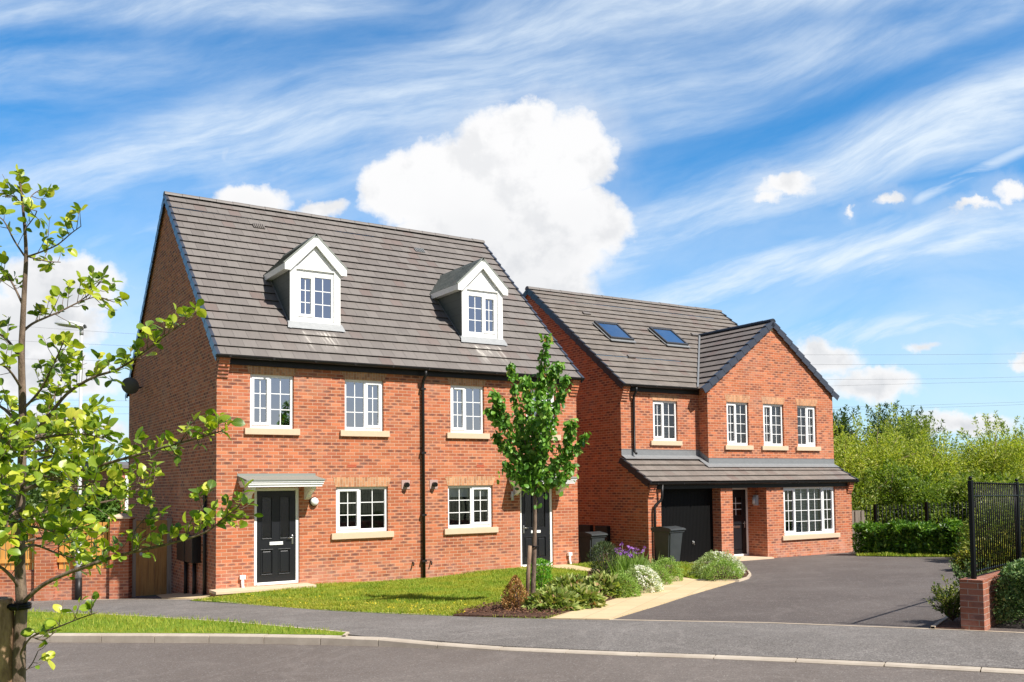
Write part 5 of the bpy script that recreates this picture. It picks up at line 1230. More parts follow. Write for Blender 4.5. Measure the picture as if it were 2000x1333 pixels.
# dandelions in the lawn
n = 110; q = [at(px, min(1163+(px-400)*.045+22*rng.uniform(-.8, .9), 1160+(px-400)*.06+12)) for px in rng.uniform(480, 930, n)]
P = np.array([(p.x, p.y, p.z+.055) for p in q if p.y < -.2]); P = np.repeat(P, 4, 0)+rng.normal(0, .006, (len(P)*4, 3)); n = len(P)
tag(quads('dandelions', leafquads(P, np.full(n, .02), np.full(n, .018), np.tile([0, -.5, 1.], (n, 1)), rand_dirs(n)), leaf_mat('yellow_petal', [(0, (.75, .55, .02)), (1, (.85, .68, .05))], .2)), 'tiny yellow dandelions dotted over the front lawn', 'flowers', kind='stuff')

# ------------------------------------------------------------------ trees traced limb by limb
def limb(mb, pts, r0, r1, n=8):
    pts = [Vector(p) for p in pts]; S = []
    for i in range(len(pts)-1):
        p0, p1, p2, p3 = pts[max(i-1, 0)], pts[i], pts[i+1], pts[min(i+2, len(pts)-1)]
        for k in range(4):
            t_ = k/4; S.append(.5*((2*p1)+(-p0+p2)*t_+(2*p0-5*p1+4*p2-p3)*t_*t_+(-p0+3*p1-3*p2+p3)*t_**3))
    S.append(pts[-1]); N = len(S); mb.tube(S, [r0+(r1-r0)*(i/(N-1))**.8 for i in range(N)], n); return S
def gridleaves(name, P, ax, nrm, L, material, parent, wr=.82):
    """round, slightly cupped and wavy leaves with a midrib; each leaf is a 4 x 5 patch with its own uv"""
    n = len(P); a = unit(ax); s = unit(np.cross(a, nrm)); nn = np.cross(s, a); us = np.array([-1, -.5, 0, .5, 1]); vs = np.array([0, .18, .42, .68, .88, 1.]); wv = np.array([.12, .62, .98, .92, .58, .12])
    V = np.zeros((n, 6, 5, 3)); cup = rng.uniform(.05, .28, n); bend = rng.uniform(-.10, .32, n); ph = rng.uniform(0, 6, n)
    for i, v in enumerate(vs):
        for j, u in enumerate(us):
            w = u*wv[i]*wr*.5; lift = cup*abs(u)*wv[i]*.7-bend*v*v+.03*np.sin(ph+7*v+3*u)*abs(u)
            V[:, i, j] = P+a*(L*v)[:, None]+s*(L*w)[:, None]+nn*(L*lift)[:, None]
    base = np.arange(n)[:, None]*30; q = np.array([[i*5+j, i*5+j+1, (i+1)*5+j+1, (i+1)*5+j] for i in range(5) for j in range(4)]); F = (base[:, :, None]+q[None]).reshape(-1, 4)
    me = bpy.data.meshes.new(name); me.vertices.add(n*30); me.vertices.foreach_set('co', V.reshape(-1)); me.loops.add(F.size); me.loops.foreach_set('vertex_index', F.ravel())
    me.polygons.add(len(F)); me.polygons.foreach_set('loop_start', np.arange(0, F.size, 4)); me.polygons.foreach_set('loop_total', np.full(len(F), 4)); me.polygons.foreach_set('use_smooth', np.ones(len(F), bool))
    UVv = np.array([[.5+.5*u*wv[i], v] for i, v in enumerate(vs) for u in us]); me.uv_layers.new(name='UVMap').data.foreach_set('uv', UVv[F.ravel() % 30].ravel())
    me.materials.append(material); me.update(calc_edges=True); o = bpy.data.objects.new(name, me); col0.objects.link(o); o.parent = parent; return o
DN = 4.5
def nb(L, d0=0., d1=0.): n = len(L); return [atd(x, y, DN+d0+(d1-d0)*i/(n-1)) for i, (x, y) in enumerate(L)]
nt = thing('young_tree', 'slender young tree with bright round leaves in the left foreground', 'tree', atd(36, 1575, DN))
root = nt.location.copy()
mb = MB(); tw = MB(); LP, LA = [], []
trunk = limb(mb, nb([(34, 1575), (36, 1333), (38, 1260), (42, 1180), (39, 1110), (40, 1000), (43, 900), (44, 800), (42, 700), (44, 640), (48, 560), (51, 500), (48, 440), (42, 380), (37, 338)]), .037, .0035, 10)
BR = [([(42, 1180), (80, 1145), (130, 1120), (200, 1095), (260, 1078), (330, 1062), (400, 1040), (440, 1010), (468, 988)], 0, -.35, .013, 1.),
 ([(40, 1010), (90, 1000), (144, 990), (219, 977), (265, 958), (306, 935)], 0, .45, .010, 1.1),
 ([(40, 960), (80, 945), (140, 925), (210, 905), (280, 885), (340, 868), (390, 855), (432, 842)], 0, -.5, .012, 1.2),
 ([(42, 900), (75, 850), (100, 790), (120, 740), (140, 700)], 0, .5, .009, 1.2),
 ([(44, 870), (90, 820), (130, 770), (180, 738), (232, 720), (285, 685), (330, 650), (374, 618)], 0, -.4, .011, 1.1),
 ([(44, 648), (62, 633), (85, 622), (118, 608), (155, 590), (190, 580), (222, 590)], 0, .2, .008, 1.5),
 ([(150, 592), (180, 570), (196, 548)], .15, .25, .004, 1.5),
 ([(51, 502), (80, 492), (112, 478), (140, 455), (158, 442)], 0, -.1, .005, 1.), ([(50, 500), (90, 510), (118, 512)], 0, .2, .004, .9),
 ([(43, 592), (25, 555), (5, 528), (-40, 500)], 0, .1, .006, 1.), ([(48, 500), (28, 470), (8, 432), (-10, 420)], 0, -.1, .005, 1.1),
 ([(45, 410), (62, 382), (80, 370)], 0, .1, .003, .9), ([(44, 400), (25, 382), (5, 384)], 0, .1, .003, .8), ([(47, 450), (66, 425), (72, 412)], 0, -.1, .003, 1.),
 ([(40, 700), (10, 660), (-30, 640), (-80, 610)], 0, .3, .009, 1.2), ([(43, 760), (15, 720), (-20, 705)], 0, -.3, .008, 1.2),
 ([(43, 840), (10, 800), (-30, 780), (-90, 740)], 0, .4, .011, 1.2), ([(41, 930), (5, 900), (-60, 870), (-130, 850)], 0, -.3, .012, 1.2),
 ([(40, 1040), (0, 1010), (-60, 1000), (-140, 960)], 0, .3, .012, 1.), ([(42, 1150), (5, 1110), (-50, 1090), (-120, 1080)], 0, -.3, .012, .9),
 ([(43, 860), (80, 855), (120, 850), (165, 848), (205, 858)], 0, -.7, .009, 1.4), ([(42, 930), (70, 900), (105, 890), (150, 880), (190, 870)], 0, .7, .009, 1.4),
 ([(40, 1030), (75, 1030), (115, 1040), (150, 1030)], 0, -.7, .008, 1.4), ([(40, 1070), (70, 1065), (110, 1080), (150, 1090), (175, 1080)], 0, .4, .008, 1.2),
 ([(44, 800), (80, 760), (110, 700), (125, 665)], 0, -.2, .008, 1.2), ([(41, 980), (15, 960), (-10, 930), (-40, 920)], 0, .8, .008, 1.4), ([(42, 900), (20, 870), (0, 850)], 0, -.8, .007, 1.4),
 ([(140, 925), (200, 935), (250, 960), (275, 985)], -.1, -.2, .005, 1.), ([(258, 1080), (262, 1040), (285, 1010)], -.2, -.2, .004, 1.), ([(365, 1052), (372, 1020), (395, 990), (400, 965)], -.3, -.25, .004, .9),
 ([(42, 950), (70, 930), (110, 935), (150, 950), (185, 945)], 0, -.9, .008, 1.1), ([(42, 890), (90, 880), (130, 900), (175, 905), (230, 925)], 0, .9, .008, 1.), ([(40, 1060), (90, 1050), (140, 1060), (190, 1050)], 0, .8, .008, .9), ([(43, 850), (20, 880), (5, 930), (-20, 960)], 0, -1., .008, 1.5), ([(41, 990), (20, 1010), (5, 1050), (-20, 1070)], 0, -.8, .008, 1.3), ([(42, 870), (100, 840), (150, 815), (190, 800)], 0, .8, .008, 1.3),
 ([(34, 1290), (60, 1245), (110, 1226), (150, 1210), (190, 1196)], 0, -.3, .006, .5), ([(36, 1300), (12, 1250), (-10, 1215)], 0, .2, .006, .4), ([(62, 1243), (85, 1250), (110, 1232)], -.05, -.05, .004, .7), ([(36, 1320), (60, 1300), (75, 1270)], 0, .1, .004, .6)]
for (L, d0, d1, r_, dens) in BR:
    S = limb(mb, nb(L, d0, d1), r_, .0022, 6); ln_ = sum((S[i+1]-S[i]).length for i in range(len(S)-1))
    nt_ = max(3, int(ln_*28*dens))
    for k in range(nt_):
        f = .18+.82*(k+rng.uniform(0, 1))/nt_; i = min(int(f*(len(S)-1)), len(S)-2); p = S[i].lerp(S[i+1], f*(len(S)-1)-i) if f < 1 else S[-1]; d = (S[i+1]-S[i]).normalized()
        q = Vector(rand_dirs(1)[0])+Vector((0, 0, .55)); q = (q-d*q.dot(d)).normalized(); tl_ = rng.uniform(.04, .16)*(1.15-.5*f); dirn = (d*.75+q).normalized(); e = p+dirn*tl_; mid = p.lerp(e, .5)+Vector((0, 0, -.008))
        tw.tube([p, mid, e], [.0022, .0018, .0012], 4)
        for j in range(int(rng.integers(3, 6))):
            g_ = rng.uniform(.35, 1.); c_ = p.lerp(e, g_); ld = (dirn*.7+Vector(rand_dirs(1)[0])+Vector((0, 0, .25))).normalized(); LP.append(tuple(c_+ld*.006)); LA.append(tuple(ld))
for k in range(16): p = trunk[-1-k//3]; ld = Vector(rand_dirs(1)[0])+Vector((0, 0, .5)); LP.append(tuple(p)); LA.append(tuple(ld))
i0 = len(mb.v); mb.v += tw.v; mb.f += [tuple(i0+k for k in f) for f in tw.f]; mb.mi += tw.mi; mb.sm += tw.sm
o = mb.build('trunk', BARK, nt); o.location = -root
LP, LA = np.array(LP), np.array(LA); n = len(LP); nrm = unit(rand_dirs(n)*.75+np.array([.1, -.25, .9]))
ALDER = leaf_mat('alder_leaf', [(0, (.06, .12, .012)), (.3, (.15, .24, .02)), (.65, (.34, .42, .03)), (.9, (.52, .53, .045)), (1, (.60, .56, .09))], .32, .38, .5, True)
LV = gridleaves('leaves', LP, LA, nrm, rng.uniform(.025, .057, n), ALDER, nt); LV.location = -root
# thick bark-covered stake beside it
mb = MB(); b_ = atd(-2, 1575, DN-.02); t_ = atd(4, 1168, DN-.02); mb.tube([b_, b_.lerp(t_, .3)+Vector((.004, 0, 0)), b_.lerp(t_, .7), t_.lerp(b_, .02), t_], [.062, .058, .056, .054, .044], 16)
tag(mb.build('tree_stake', BARKR), 'thick rough-barked stake beside the young foreground tree', 'stake')
mb = MB(); c0 = atd(38, 1186, DN); 
for k in range(2): mb.tube([c0+Vector((.042*math.cos(a), .042*math.sin(a), .012*k)) for a in np.linspace(0, 6.2, 14)], .012, 6)
mb.tube([atd(36, 1186, DN-.05), atd(14, 1184, DN-.04)], .014, 6); tag(mb.build('tree_tie', RAIL), 'black rubber tie between the foreground tree and its stake', 'tree tie')

# the young tree in the bed
tb = at(1040, 1176, .04); TD = depth_of(tb); tr2 = thing('street_tree', 'young narrow tree with dense drooping green leaves in front of the second front door', 'tree', tb)
def nb2(L, d0=0., d1=0.): n = len(L); return [atd(x, y, TD+d0+(d1-d0)*i/(n-1)) for i, (x, y) in enumerate(L)]
mb = MB(); limb(mb, [tb-Vector((0, 0, .15))]+nb2([(1040, 1174), (1043, 1100), (1045, 1000), (1046, 930), (1047, 850), (1052, 770), (1056, 710), (1068, 655)]), .058, .006, 10)
BR2 = [([(1045, 960), (1020, 915), (998, 870), (988, 820), (975, 785), (966, 768)], 0, -.35, .10), ([(1040, 930), (1015, 900), (985, 870), (968, 850)], 0, .2, .10), ([(985, 830), (968, 810), (952, 800)], -.2, -.3, .07),
 ([(1044, 900), (1020, 850), (1008, 790), (1003, 740), (998, 712)], 0, .3, .075), ([(1048, 900), (1070, 850), (1085, 800), (1098, 765), (1106, 735)], 0, -.2, .09), ([(1048, 880), (1060, 820), (1075, 760), (1085, 720)], 0, .3, .11),
 ([(1046, 940), (1080, 910), (1100, 880), (1110, 850), (1116, 825)], 0, -.3, .09), ([(1080, 915), (1110, 890), (1130, 868), (1146, 846)], -.1, -.3, .06), ([(1048, 955), (1080, 940), (1104, 925), (1118, 908)], 0, .3, .08),
 ([(1046, 950), (1025, 935), (1005, 925), (990, 905)], 0, -.1, .09), ([(1046, 900), (1040, 840), (1030, 780), (1028, 740)], 0, -.35, .13), ([(1046, 920), (1060, 880), (1065, 830), (1062, 790)], 0, -.45, .13), ([(1046, 930), (1035, 900), (1020, 860), (1015, 820)], 0, .35, .13), ([(1052, 770), (1060, 740), (1078, 722), (1092, 712)], 0, 0, .07)]
P = []; 
for (L, d0, d1, rr) in BR2:
    S = limb(mb, nb2(L, d0, d1), .016, .004, 6); S = np.array([tuple(v) for v in S]); m = int(26*len(S)*rr/.09*.66); i = rng.integers(1, len(S), m); f = i/len(S)
    P.append(S[i]+rng.normal(0, .62, (m, 3))*(rr*(1.1-.5*f))[:, None]+(0, 0, 0))
S = np.array([tuple(v) for v in nb2([(1047, 900), (1050, 850), (1052, 800), (1056, 750), (1058, 710), (1064, 680), (1068, 652)])])
for k in range(6):
    m = 60 if k < 4 else 42; tt = rng.uniform(0, 1, m)[:, None]; P.append(S[k]*(1-tt)+S[k+1]*tt+rng.normal(0, .09 if k < 2 else .045, (m, 3)))
m = 150; P.append(np.array(tuple(atd(1047, 890, TD)))+rng.normal(0, 1, (m, 3))*np.array([.11, .11, .30])); m = 110; P.append(np.array(tuple(atd(1048, 935, TD)))+rng.normal(0, 1, (m, 3))*np.array([.27, .27, .14]))
P = np.concatenate(P); n = len(P); o = mb.build('trunk', BARK, tr2); o.location = -Vector(tb)
ax = unit(rand_dirs(n)*.75+np.array([0, 0, -.75])); PEAR = leaf_mat('pear_leaf', [(0, (.05, .15, .018)), (.4, (.11, .26, .028)), (.8, (.20, .38, .05)), (.97, (.30, .45, .08)), (1, (.40, .17, .06))], .28, .42, .4)
LV = gridleaves('leaves', P, ax, unit(rand_dirs(n)*.7+np.array([.15, -.5, .5])), rng.uniform(.065, .115, n), PEAR, tr2, .72); LV.location = -Vector(tb)
for k, (x0, y0, x1, y1) in enumerate([(1028, 1184, 1035, 1066), (1043, 1170, 1041, 1068)]):
    b_ = at(x0, y0); t_ = atd(x1, y1, depth_of(b_)); mb = MB(); mb.tube([b_-Vector((0, 0, .1)), b_.lerp(t_, .5), t_], [.036, .035, .033], 10)
    tag(mb.build('tree_stake', STAKE), ['brown wooden stake in front and to the left of the street tree trunk', 'thin brown stake hidden behind the street tree trunk'][k], 'stake')
mb = MB(); a_ = atd(1033, 1068, TD-.04); b_ = atd(1048, 1068, TD-.02); mb.tube([a_, b_], .014, 6); mb.tube([atd(1044, 1067, TD)+Vector((.065*math.cos(a), .065*math.sin(a), 0)) for a in np.linspace(0, 6.2, 14)], .012, 6); tag(mb.build('tree_tie', RAIL), 'black tie holding the street tree to its stake', 'tree tie')

# ------------------------------------------------------------------ side garden: wall, gate, lamp
A0 = at(238, 1168.5); B0 = at(88, 1172); dv = (B0-A0); dv.z = 0; Lw = dv.length; dv.normalize(); ang = math.atan2(dv.y, dv.x)
gwall = thing('garden_wall', 'low red brick garden wall with stone-capped piers and orange timber panels', 'wall', (A0.x, A0.y, A0.z), ang)
mb = MB(); tot = Lw*2.6; bb = .10
mb.box(.18, tot, -.105, .105, -.4, .72); mb.build('wall', BRICK, gwall)
npi = [0, Lw*.97, Lw*1.94]
for x in npi:
    mb = MB(); mb.box(x-.22, x+.22, -.22, .22, -.4, 1.92); o = mb.build('pier', BRICK, gwall); mb = MB(); mb.bbox(x-.26, x+.26, -.26, .26, 1.921, 1.97, .01)
    bm = bmesh.new(); bmesh.ops.create_cone(bm, cap_ends=True, segments=4, radius1=.36, radius2=.05, depth=.08); mb.addbm(bm, 0, Matrix.Translation((x, 0, 2.01)) @ Matrix.Rotation(R(45), 4, 'Z')); mb.build('pier_cap', SILL, o)
for i in range(2):
    x0, x1 = npi[i]+.23, npi[i+1]-.23; mb = MB(); x = x0
    while x < x1-.05: mb.box(x+.006, min(x+.105, x1), -.012, .012, .73, 1.84+random.uniform(-.004, .004)); x += .125
    mb.box(x0, x1, .013, .05, .9, .99); mb.box(x0, x1, .013, .05, 1.6, 1.69); mb.build('fence_panel', TIMBER, gwall)
def onY(x, y, Yp): d = pdir(x, y); t_ = (Yp-CAM[1])/d[1]; return Vector(CAM+t_*d)
gl0 = onY(258, 1100, 4.05); gx0 = gl0.x; gb = H(-1, 4)-.0
gate = thing('garden_gate', 'dark stained timber plank gate between the garden wall and the side of the house', 'gate', (gx0, 4.05, gb))
gwid = -.10-gx0; mb = MB(); x = .08; k = 0
while x < gwid-.1: w_ = .145; mb.box(x+.003, x+w_-.003, -.012, .012, .03, 1.86); x += w_; k += 1
for z in (.25, .95, 1.6): mb.box(.08, gwid-.06, .013, .045, z, z+.1)
mb.build('planks', TIMBERD, gate)
mb = MB(); mb.box(0, .078, -.04, .04, -.05, 1.9); mb.build('gate_post', TIMBERG, gate); mb = MB(); mb.box(gwid-.03, gwid+.07, -.04, .04, -.05, 1.9); mb.build('gate_post', TIMBERG, gate)
mb = MB(); mb.tube([(.2, -.013, 1.05), (.2, -.04, 1.05)], .04, 14); mb.build('gate_handle', STEEL, gate)
# lamp post
lb = at(153, 1172); LD = depth_of(lb); zt = lambda y: atd(155, y, LD).z-lb.z
lamp = thing('street_lamp', 'tall grey street lamp standing by the garden wall behind the foreground tree', 'street lamp', lb)
mb = MB(); mb.tube([(0, 0, .5), (0, 0, zt(1062))], .078, 16); mb.tube([(0, 0, zt(1062)), (0, 0, zt(1058)), (0, 0, zt(648))], [.078, .05, .036], 16); mb.build('pole', STEEL, lamp)
mb = MB(); mb.tube([(0, 0, -.1), (0, 0, .52)], .082, 16); mb.build('pole_base', BLK, lamp)
mb = MB(); zz = zt(636); L_ = .72; N = 16; rings = []
for k in range(N+1):
    f = k/N; w_ = .19*math.sin(math.pi*(.12+.86*f))**.55; rings.append((f, w_))
dl_ = -Vector(CR); dl_.z = 0; dl_.normalize(); sd = Vector((-dl_.y, dl_.x, 0))
for (p, q) in zip(rings, rings[1:]):
    for (fa, fb, zf) in ((1, 1, 1), ):
        def ring(r): 
            c = dl_*(r[0]*L_-.08)+Vector((0, 0, zz+.02+r[0]*.10)); return [c+sd*(math.cos(a)*r[1])+Vector((0, 0, math.sin(a)*(.12 if math.sin(a) > 0 else .05)*(r[1]/.19))) for a in np.linspace(0, 2*math.pi, 13)[:-1]]
        A_, B_ = ring(p), ring(q)
        for j in range(12): mb.face([A_[j], A_[(j+1) % 12], B_[(j+1) % 12], B_[j]], 0, True)
o = mb.build('lamp_head', STEEL, lamp)
mb = MB(); c = dl_*(.34)+Vector((0, 0, zz+.02+.045)); mb.face([c+dl_*(math.cos(a)*.25)+sd*(math.sin(a)*.12)+Vector((0, 0, -.027+.035*math.cos(a))) for a in np.linspace(0, 2*math.pi, 17)[:-1]]); mb.build('lens', WALLIN, lamp)
mb = MB(); mb.tube([(0, 0, zt(650)), (0, 0, zz+.03)], .045, 12); mb.build('bracket', STEEL, lamp)
# far neighbour glimpsed behind the garden gate
nbp = far(268, 46); zr_ = ztop(250, 905, 46); nh = thing('brick_house', 'far neighbouring house glimpsed between the garden trees and the side wall', 'house', (nbp[0]-.75, nbp[1], nbp[2]), .2); hh = zr_-nbp[2]
mb = MB(); mb.box(0, 9, 0, 7, -.3, hh-.25); mb.build('wall', BRICK, nh); mb = MB(); mb.prism([(-.3, hh-.25), (-.3, hh-.1), (7.3, hh+.3), (7.3, hh-.25)], -.25, 9.2, 'x'); mb.build('roof', RIDGE, nh)
mb = MB(); mb.box(.18, .75, -.05, -.001, hh-2.3, hh-.6); mb.build('window', UPVC, nh)

# ------------------------------------------------------------------ bins
def make_bin(label, loc, rz, group):
    o = thing('wheelie_bin', label, 'wheelie bin', loc, rz, group); PL = mat('bin_plastic', (.075, .085, .088), .42, fn=lambda t, p: {'Base Color': t.mix(t.noise(t.obj(), 5, 4), (.028, .033, .034), (.058, .066, .068)), 'Roughness': t.m('ADD', .38, t.m('MULTIPLY', t.noise(t.obj(), 12, 3), .2))})
    bm = bmesh.new(); bmesh.ops.create_cube(bm, size=1)
    for v in bm.verts: t_ = v.co.z > 0; v.co = Vector((v.co.x*(.55 if t_ else .44), v.co.y*(.62 if t_ else .46)+(.0 if t_ else .02), .06 if not t_ else .96))
    bmesh.ops.bevel(bm, geom=bm.edges[:], offset=.035, segments=3, affect='EDGES'); mb = MB(); mb.addbm(bm); mb.bbox(-.29, .29, -.325, .325, .91, .97, .012)
    mb.build('bin_body', PL, o)
    mb = MB(); prof = [(-.36, .965), (-.36, .995), (-.30, 1.02), (0, 1.065), (.26, 1.04), (.34, .99), (.34, .965)]; mb.prism(prof, -.305, .305, 'x'); mb.build('bin_lid', PL, o, .012)
    mb = MB(); mb.tube([(-.24, .30, 1.0), (-.24, .40, 1.02), (-.2, .42, 1.02), (.2, .42, 1.02), (.24, .40, 1.02), (.24, .30, 1.0)], .016, 8); mb.build('bin_handle', PL, o)
    for s_ in (-1, 1):
        mb = MB(); mb.tube([(s_*.225, .25, .10), (s_*.275, .25, .10)], .10, 18); mb.build('wheel', RAIL, o)
    return o
GB = 'grey wheelie bins between and before the houses'
bp = at(1309, 1108); make_bin('dark green-grey wheelie bin standing before the black garage door', (bp.x+.22, bp.y+.30, bp.z), .10, GB)
bp = at(1163, 1099.5); make_bin('grey wheelie bin in the gap between the two houses, in front of the other bin', (10.74, 1.0, -.30), .06, GB)
make_bin('grey wheelie bin mostly hidden behind the corner of the left house', (10.1, 1.9, -.33), .02, GB)

# ------------------------------------------------------------------ right side: timber panel, far fence, pier, railings
b0, b1 = at(1664, 1083.5), at(1690, 1083); c0_ = h2(W_2-.05, .3); b0 = Vector((c0_[0], c0_[1], H(*c0_))); P2 = atd(1691, 1030, depth_of(b0)-.15); b1 = Vector((P2.x, P2.y, b0.z)); dv2 = b1-b0; L_ = dv2.length
tf = thing('timber_fence', 'weathered silvery timber fence panel joining the right corner of the detached house', 'fence', b0, math.atan2(dv2.y, dv2.x)); hz = atd(1680, 997, depth_of(b0)).z-b0.z
mb = MB(); x = 0
while x < L_-.05: mb.box(x+.004, x+.096, -.012+.02*(int(x/.1) % 2), .012+.02*(int(x/.1) % 2), -.1, hz+random.uniform(-.01, .01)); x += .1
mb.build('boards', TIMBERG, tf); mb = MB(); mb.box(0, L_, .035, .08, .3, .38); mb.box(0, L_, .035, .08, hz-.3, hz-.22); mb.build('rail', TIMBERG, tf)
def metal_fence(label, P, heights, post_at, gap, z0=.1, ball=False, rod=.009, post=.04, wall=None):
    o = thing('metal_fence', label, 'fence', P[0]); O = Vector(P[0]); bars_ = MB(); rails = []
    for (a_, b_) in zip(P, P[1:]):
        a_, b_ = Vector(a_), Vector(b_); L = math.hypot(b_.x-a_.x, b_.y-a_.y); n = int(L/gap)
        for k in range(1, n):
            p = a_.lerp(b_, k/n)-O; bars_.tube([p+Vector((0, 0, z0-.03)), p+Vector((0, 0, heights+.06))], rod, 6)
            if ball:
                bm = bmesh.new(); bmesh.ops.create_icosphere(bm, subdivisions=1, radius=rod*1.9); bars_.addbm(bm, 0, Matrix.Translation(p+Vector((0, 0, heights+.07))), True)
        for z in ((z0, heights-.09) if ball else (z0, heights-.12)): 
            r_ = MB(); d = (b_-a_).normalized(); s_ = Vector((-d.y, d.x, 0)).normalized()*.02; u_ = Vector((0, 0, .006)); A_, B_ = a_-O+Vector((0, 0, z)), b_-O+Vector((0, 0, z))
            q = [A_-s_-u_, A_+s_-u_, A_+s_+u_, A_-s_+u_]; w_ = [B_-s_-u_, B_+s_-u_, B_+s_+u_, B_-s_+u_]
            for k in range(4): r_.face([q[k], q[(k+1) % 4], w_[(k+1) % 4], w_[k]])
            r_.build('rail', RAIL, o)
    bars_.build('bars', RAIL, o)
    for p in post_at:
        p = Vector(p)-O; m = MB(); m.bbox(p.x-post, p.x+post, p.y-post, p.y+post, p.z-.05, p.z+heights+.10, .004); 
        if ball:
            bm = bmesh.new(); bmesh.ops.create_uvsphere(bm, u_segments=12, v_segments=8, radius=post*.95); m.addbm(bm, 0, Matrix.Translation(p+Vector((0, 0, heights+.13))), True)
        m.build('post', RAIL, o)
    return o
fd = 33.8; g0, g1 = far(1685, fd), far(2010, fd-1.5); g0, g1 = Vector(g0), Vector(g1); hfar = ztop(1750, 990, fd)-g0.z
def onl(px):
    best = min(np.linspace(0, 1, 400), key=lambda f: abs(float(np.dot(np.array(g0.lerp(g1, f))-CAM, CR))/depth_of(g0.lerp(g1, f))*CF+CX-px)); return g0.lerp(g1, best)
metal_fence('black vertical bar fence behind the laurel hedge at the end of the driveway', [g0, g1], hfar, [onl(p) for p in (1712, 1813, 1915)], .13, .15, rod=.014, post=.05)
# brick pier with the retaining wall and railings on it
pc = at(1900, 1231.5); d1 = depth_of(pc)
zt1 = atd(1890, 1133, d1).z; zpost = atd(1904, 938, d1+.12).z
Pw0 = atd(1913, 1128, d1+.12); Pw1 = atd(2000, 1105, (d1+.12)*1.159); wd = Pw1-Pw0; slope = wd.z/math.hypot(wd.x, wd.y); wd.z = 0; wd.normalize(); wa = math.atan2(wd.y, wd.x)
slope = max(min(slope, .02), -.06); pc = pc+wd*.135
pier = thing('brick_wall', 'red brick pier and low retaining wall carrying the near black railings', 'wall', (pc.x, pc.y, pc.z-.02)); po = Vector(pier.location)
mb = MB(); mb.box(-.134, .134, -.134, .134, -.3, zt1-po.z-.001, 0, Matrix.Rotation(wa, 4, 'Z')); mb.build('pier', BRICKD, pier)
mb = MB(); A_ = Matrix.Rotation(wa, 4, 'Z'); WL_ = 9.; h0 = zt1-po.z-.003
pts = [(.10, -.107), (.10, .107), (WL_, .107), (WL_, -.107)]
T_ = [A_ @ Vector((x, y, h0+slope*x)) for x, y in pts]; B_ = [A_ @ Vector((x, y, -.5)) for x, y in pts]
mb.face(T_); [mb.face([T_[k], T_[(k+1) % 4], B_[(k+1) % 4], B_[k]]) for k in range(4)]; mb.build('wall', BRICKD, pier)
hr = zpost-zt1-.1
e1 = po+A_ @ Vector((8.5, 0, h0+slope*8.5)); e0 = po+A_ @ Vector((.0, 0, h0)); 
metal_fence('tall black ball-topped railings on the low wall at the right edge', [e0, e1], hr, [e0, e0.lerp(e1, .285), e0.lerp(e1, .57), e0.lerp(e1, .855)], .105, .09, True, .009, .025)
# hedge before the retaining wall, shrubs round the pier
hc = at(1975, 1229); n = 42000; o = thing('hedge', 'clipped small-leaved hedge in front of the retaining wall at the right edge', 'hedge', (hc.x, hc.y, hc.z)); 
L0 = Vector(at(1936, 1229)); tt = rng.uniform(0, 1, n); Lh = 4.5; q = rng.uniform(-1, 1, n); q = np.sign(q)*np.abs(q)**.35; z = rng.uniform(.08, 1, n); hh = (.66+.12*np.minimum(tt*4, 1)+.05*np.sin(tt*17)+.03*np.sin(tt*41))
top = rng.uniform(0, 1, n) < .35; zz = np.where(top, hh*rng.uniform(.92, 1.05, n), z*hh); q = np.where(top, rng.uniform(-1, 1, n), q); ww = .36*(1-.3*(zz/hh)**4)*(1+.1*np.sin(tt*25)); nx, ny = -wd.y, wd.x; dx = .02
cen = po+Vector((-nx*.52, -ny*.52, 0))+wd*.12
print('WD', tuple(wd), slope, hr, zt1, tuple(po))
P = np.stack([cen.x+wd.x*(tt*Lh+.15)+nx*q*ww, cen.y+wd.y*(tt*Lh+.15)+ny*q*ww, np.full(n, po.z+.02)+zz], 1); P -= np.array([hc.x, hc.y, hc.z])
foliage('leaves', P, .042, GREENS['box'], o, tuple(P.mean(0)-np.array([0, 0, 1])), .7, .6, 0, None, .3)
mb = MB()
for k in range(18):
    p = cen+wd*(.3+k*.24)-Vector((hc.x, hc.y, hc.z)); mb.tube([(p.x, p.y, -.05), (p.x+.04, p.y, .4)], [.012, .006], 5)
mb.build('stems', BARK, o)
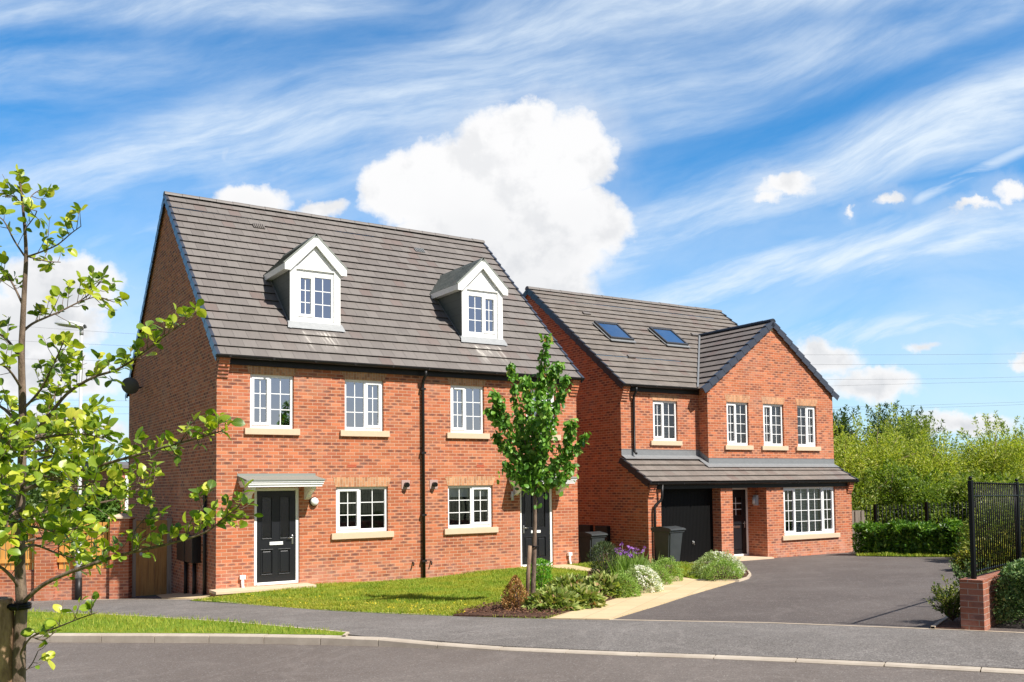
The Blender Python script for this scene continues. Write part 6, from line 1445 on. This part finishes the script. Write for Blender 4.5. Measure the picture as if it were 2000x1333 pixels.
shrub('shrub', 'loose dark green shrub with pale shoots left of the brick pier', 'shrub', pl(1860, 1212), .30, .30,   .56, GREENS['box2'], .045, 1900, shape=38)
shrub('shrub', 'small dark shrub behind the brick pier', 'shrub', pl(1893, 1168), .42, .42, .72, GREENS['box'], .045, 2200, shape=26)
# low planting seen through the railings
for (px, py, rx_, h_, lf, lb) in [(1904, 1112, .38, .42, 'box2', 'green bush behind the railing post at the edge of the driveway'), (1932, 1113, .8, .62, 'ivy', 'yellow-leaved ivy mound just behind the railings beside the post'), (1985, 1106, .95, .7, 'ivy', 'yellow-leaved ivy mound behind the railings at the right edge'), (1955, 1096, 1.1, 1.5, 'willow2', 'olive bush further behind the railings near the post'), (1985, 1092, 1.4, 1.9, 'willow2', 'olive bush further behind the railings at the right edge'), (2060, 1100, 1.3, 1.2, 'ivy', 'ivy mound behind the railings just outside the picture')]:
    p = at(px, py); shrub('bush', lb, 'bush', tuple(p), rx_, rx_*.8, h_, GREENS[lf], .08, 5000, asp=.5)
sheet('bank', [at(x, y)[:2] for x, y in [(1893, 1130), (1893, 1092), (2150, 1085), (2150, 1130)]], .05, SOIL, .6, .1)

# ------------------------------------------------------------------ power lines far behind
def wirep(x, y, d): return atd(x, y, d)
WL = [((0, 634), (260, 652), (1690, 693), (2000, 691)), ((0, 664), (260, 676), (1690, 712), (2000, 709)), ((0, 700), (260, 706), (1690, 741), (2000, 736)), ((0, 778), (260, 783), (1650, 753), (2000, 745)), ((0, 790), (260, 795), (1640, 795), (2000, 785)), ((0, 812), (260, 808), (1640, 800), (2000, 790))]
WN = ['topmost', 'second highest', 'third highest', 'fourth highest', 'second lowest', 'lowest']
for q, nme in zip(WL, WN):
    xs = np.array([p[0] for p in q], float); ys = np.array([p[1] for p in q], float); cf = np.polyfit(xs, ys, 2 if False else 3)
    mb = MB(); mb.tube([wirep(x, float(np.polyval(cf, x)), 150) for x in np.linspace(-300, 2300, 40)], .017, 4); tag(mb.build('power_line', mat('cable', (.10, .11, .13), .6)), f'{nme} of the thin power cables crossing the sky behind the houses', 'power line', 'overhead power cables')
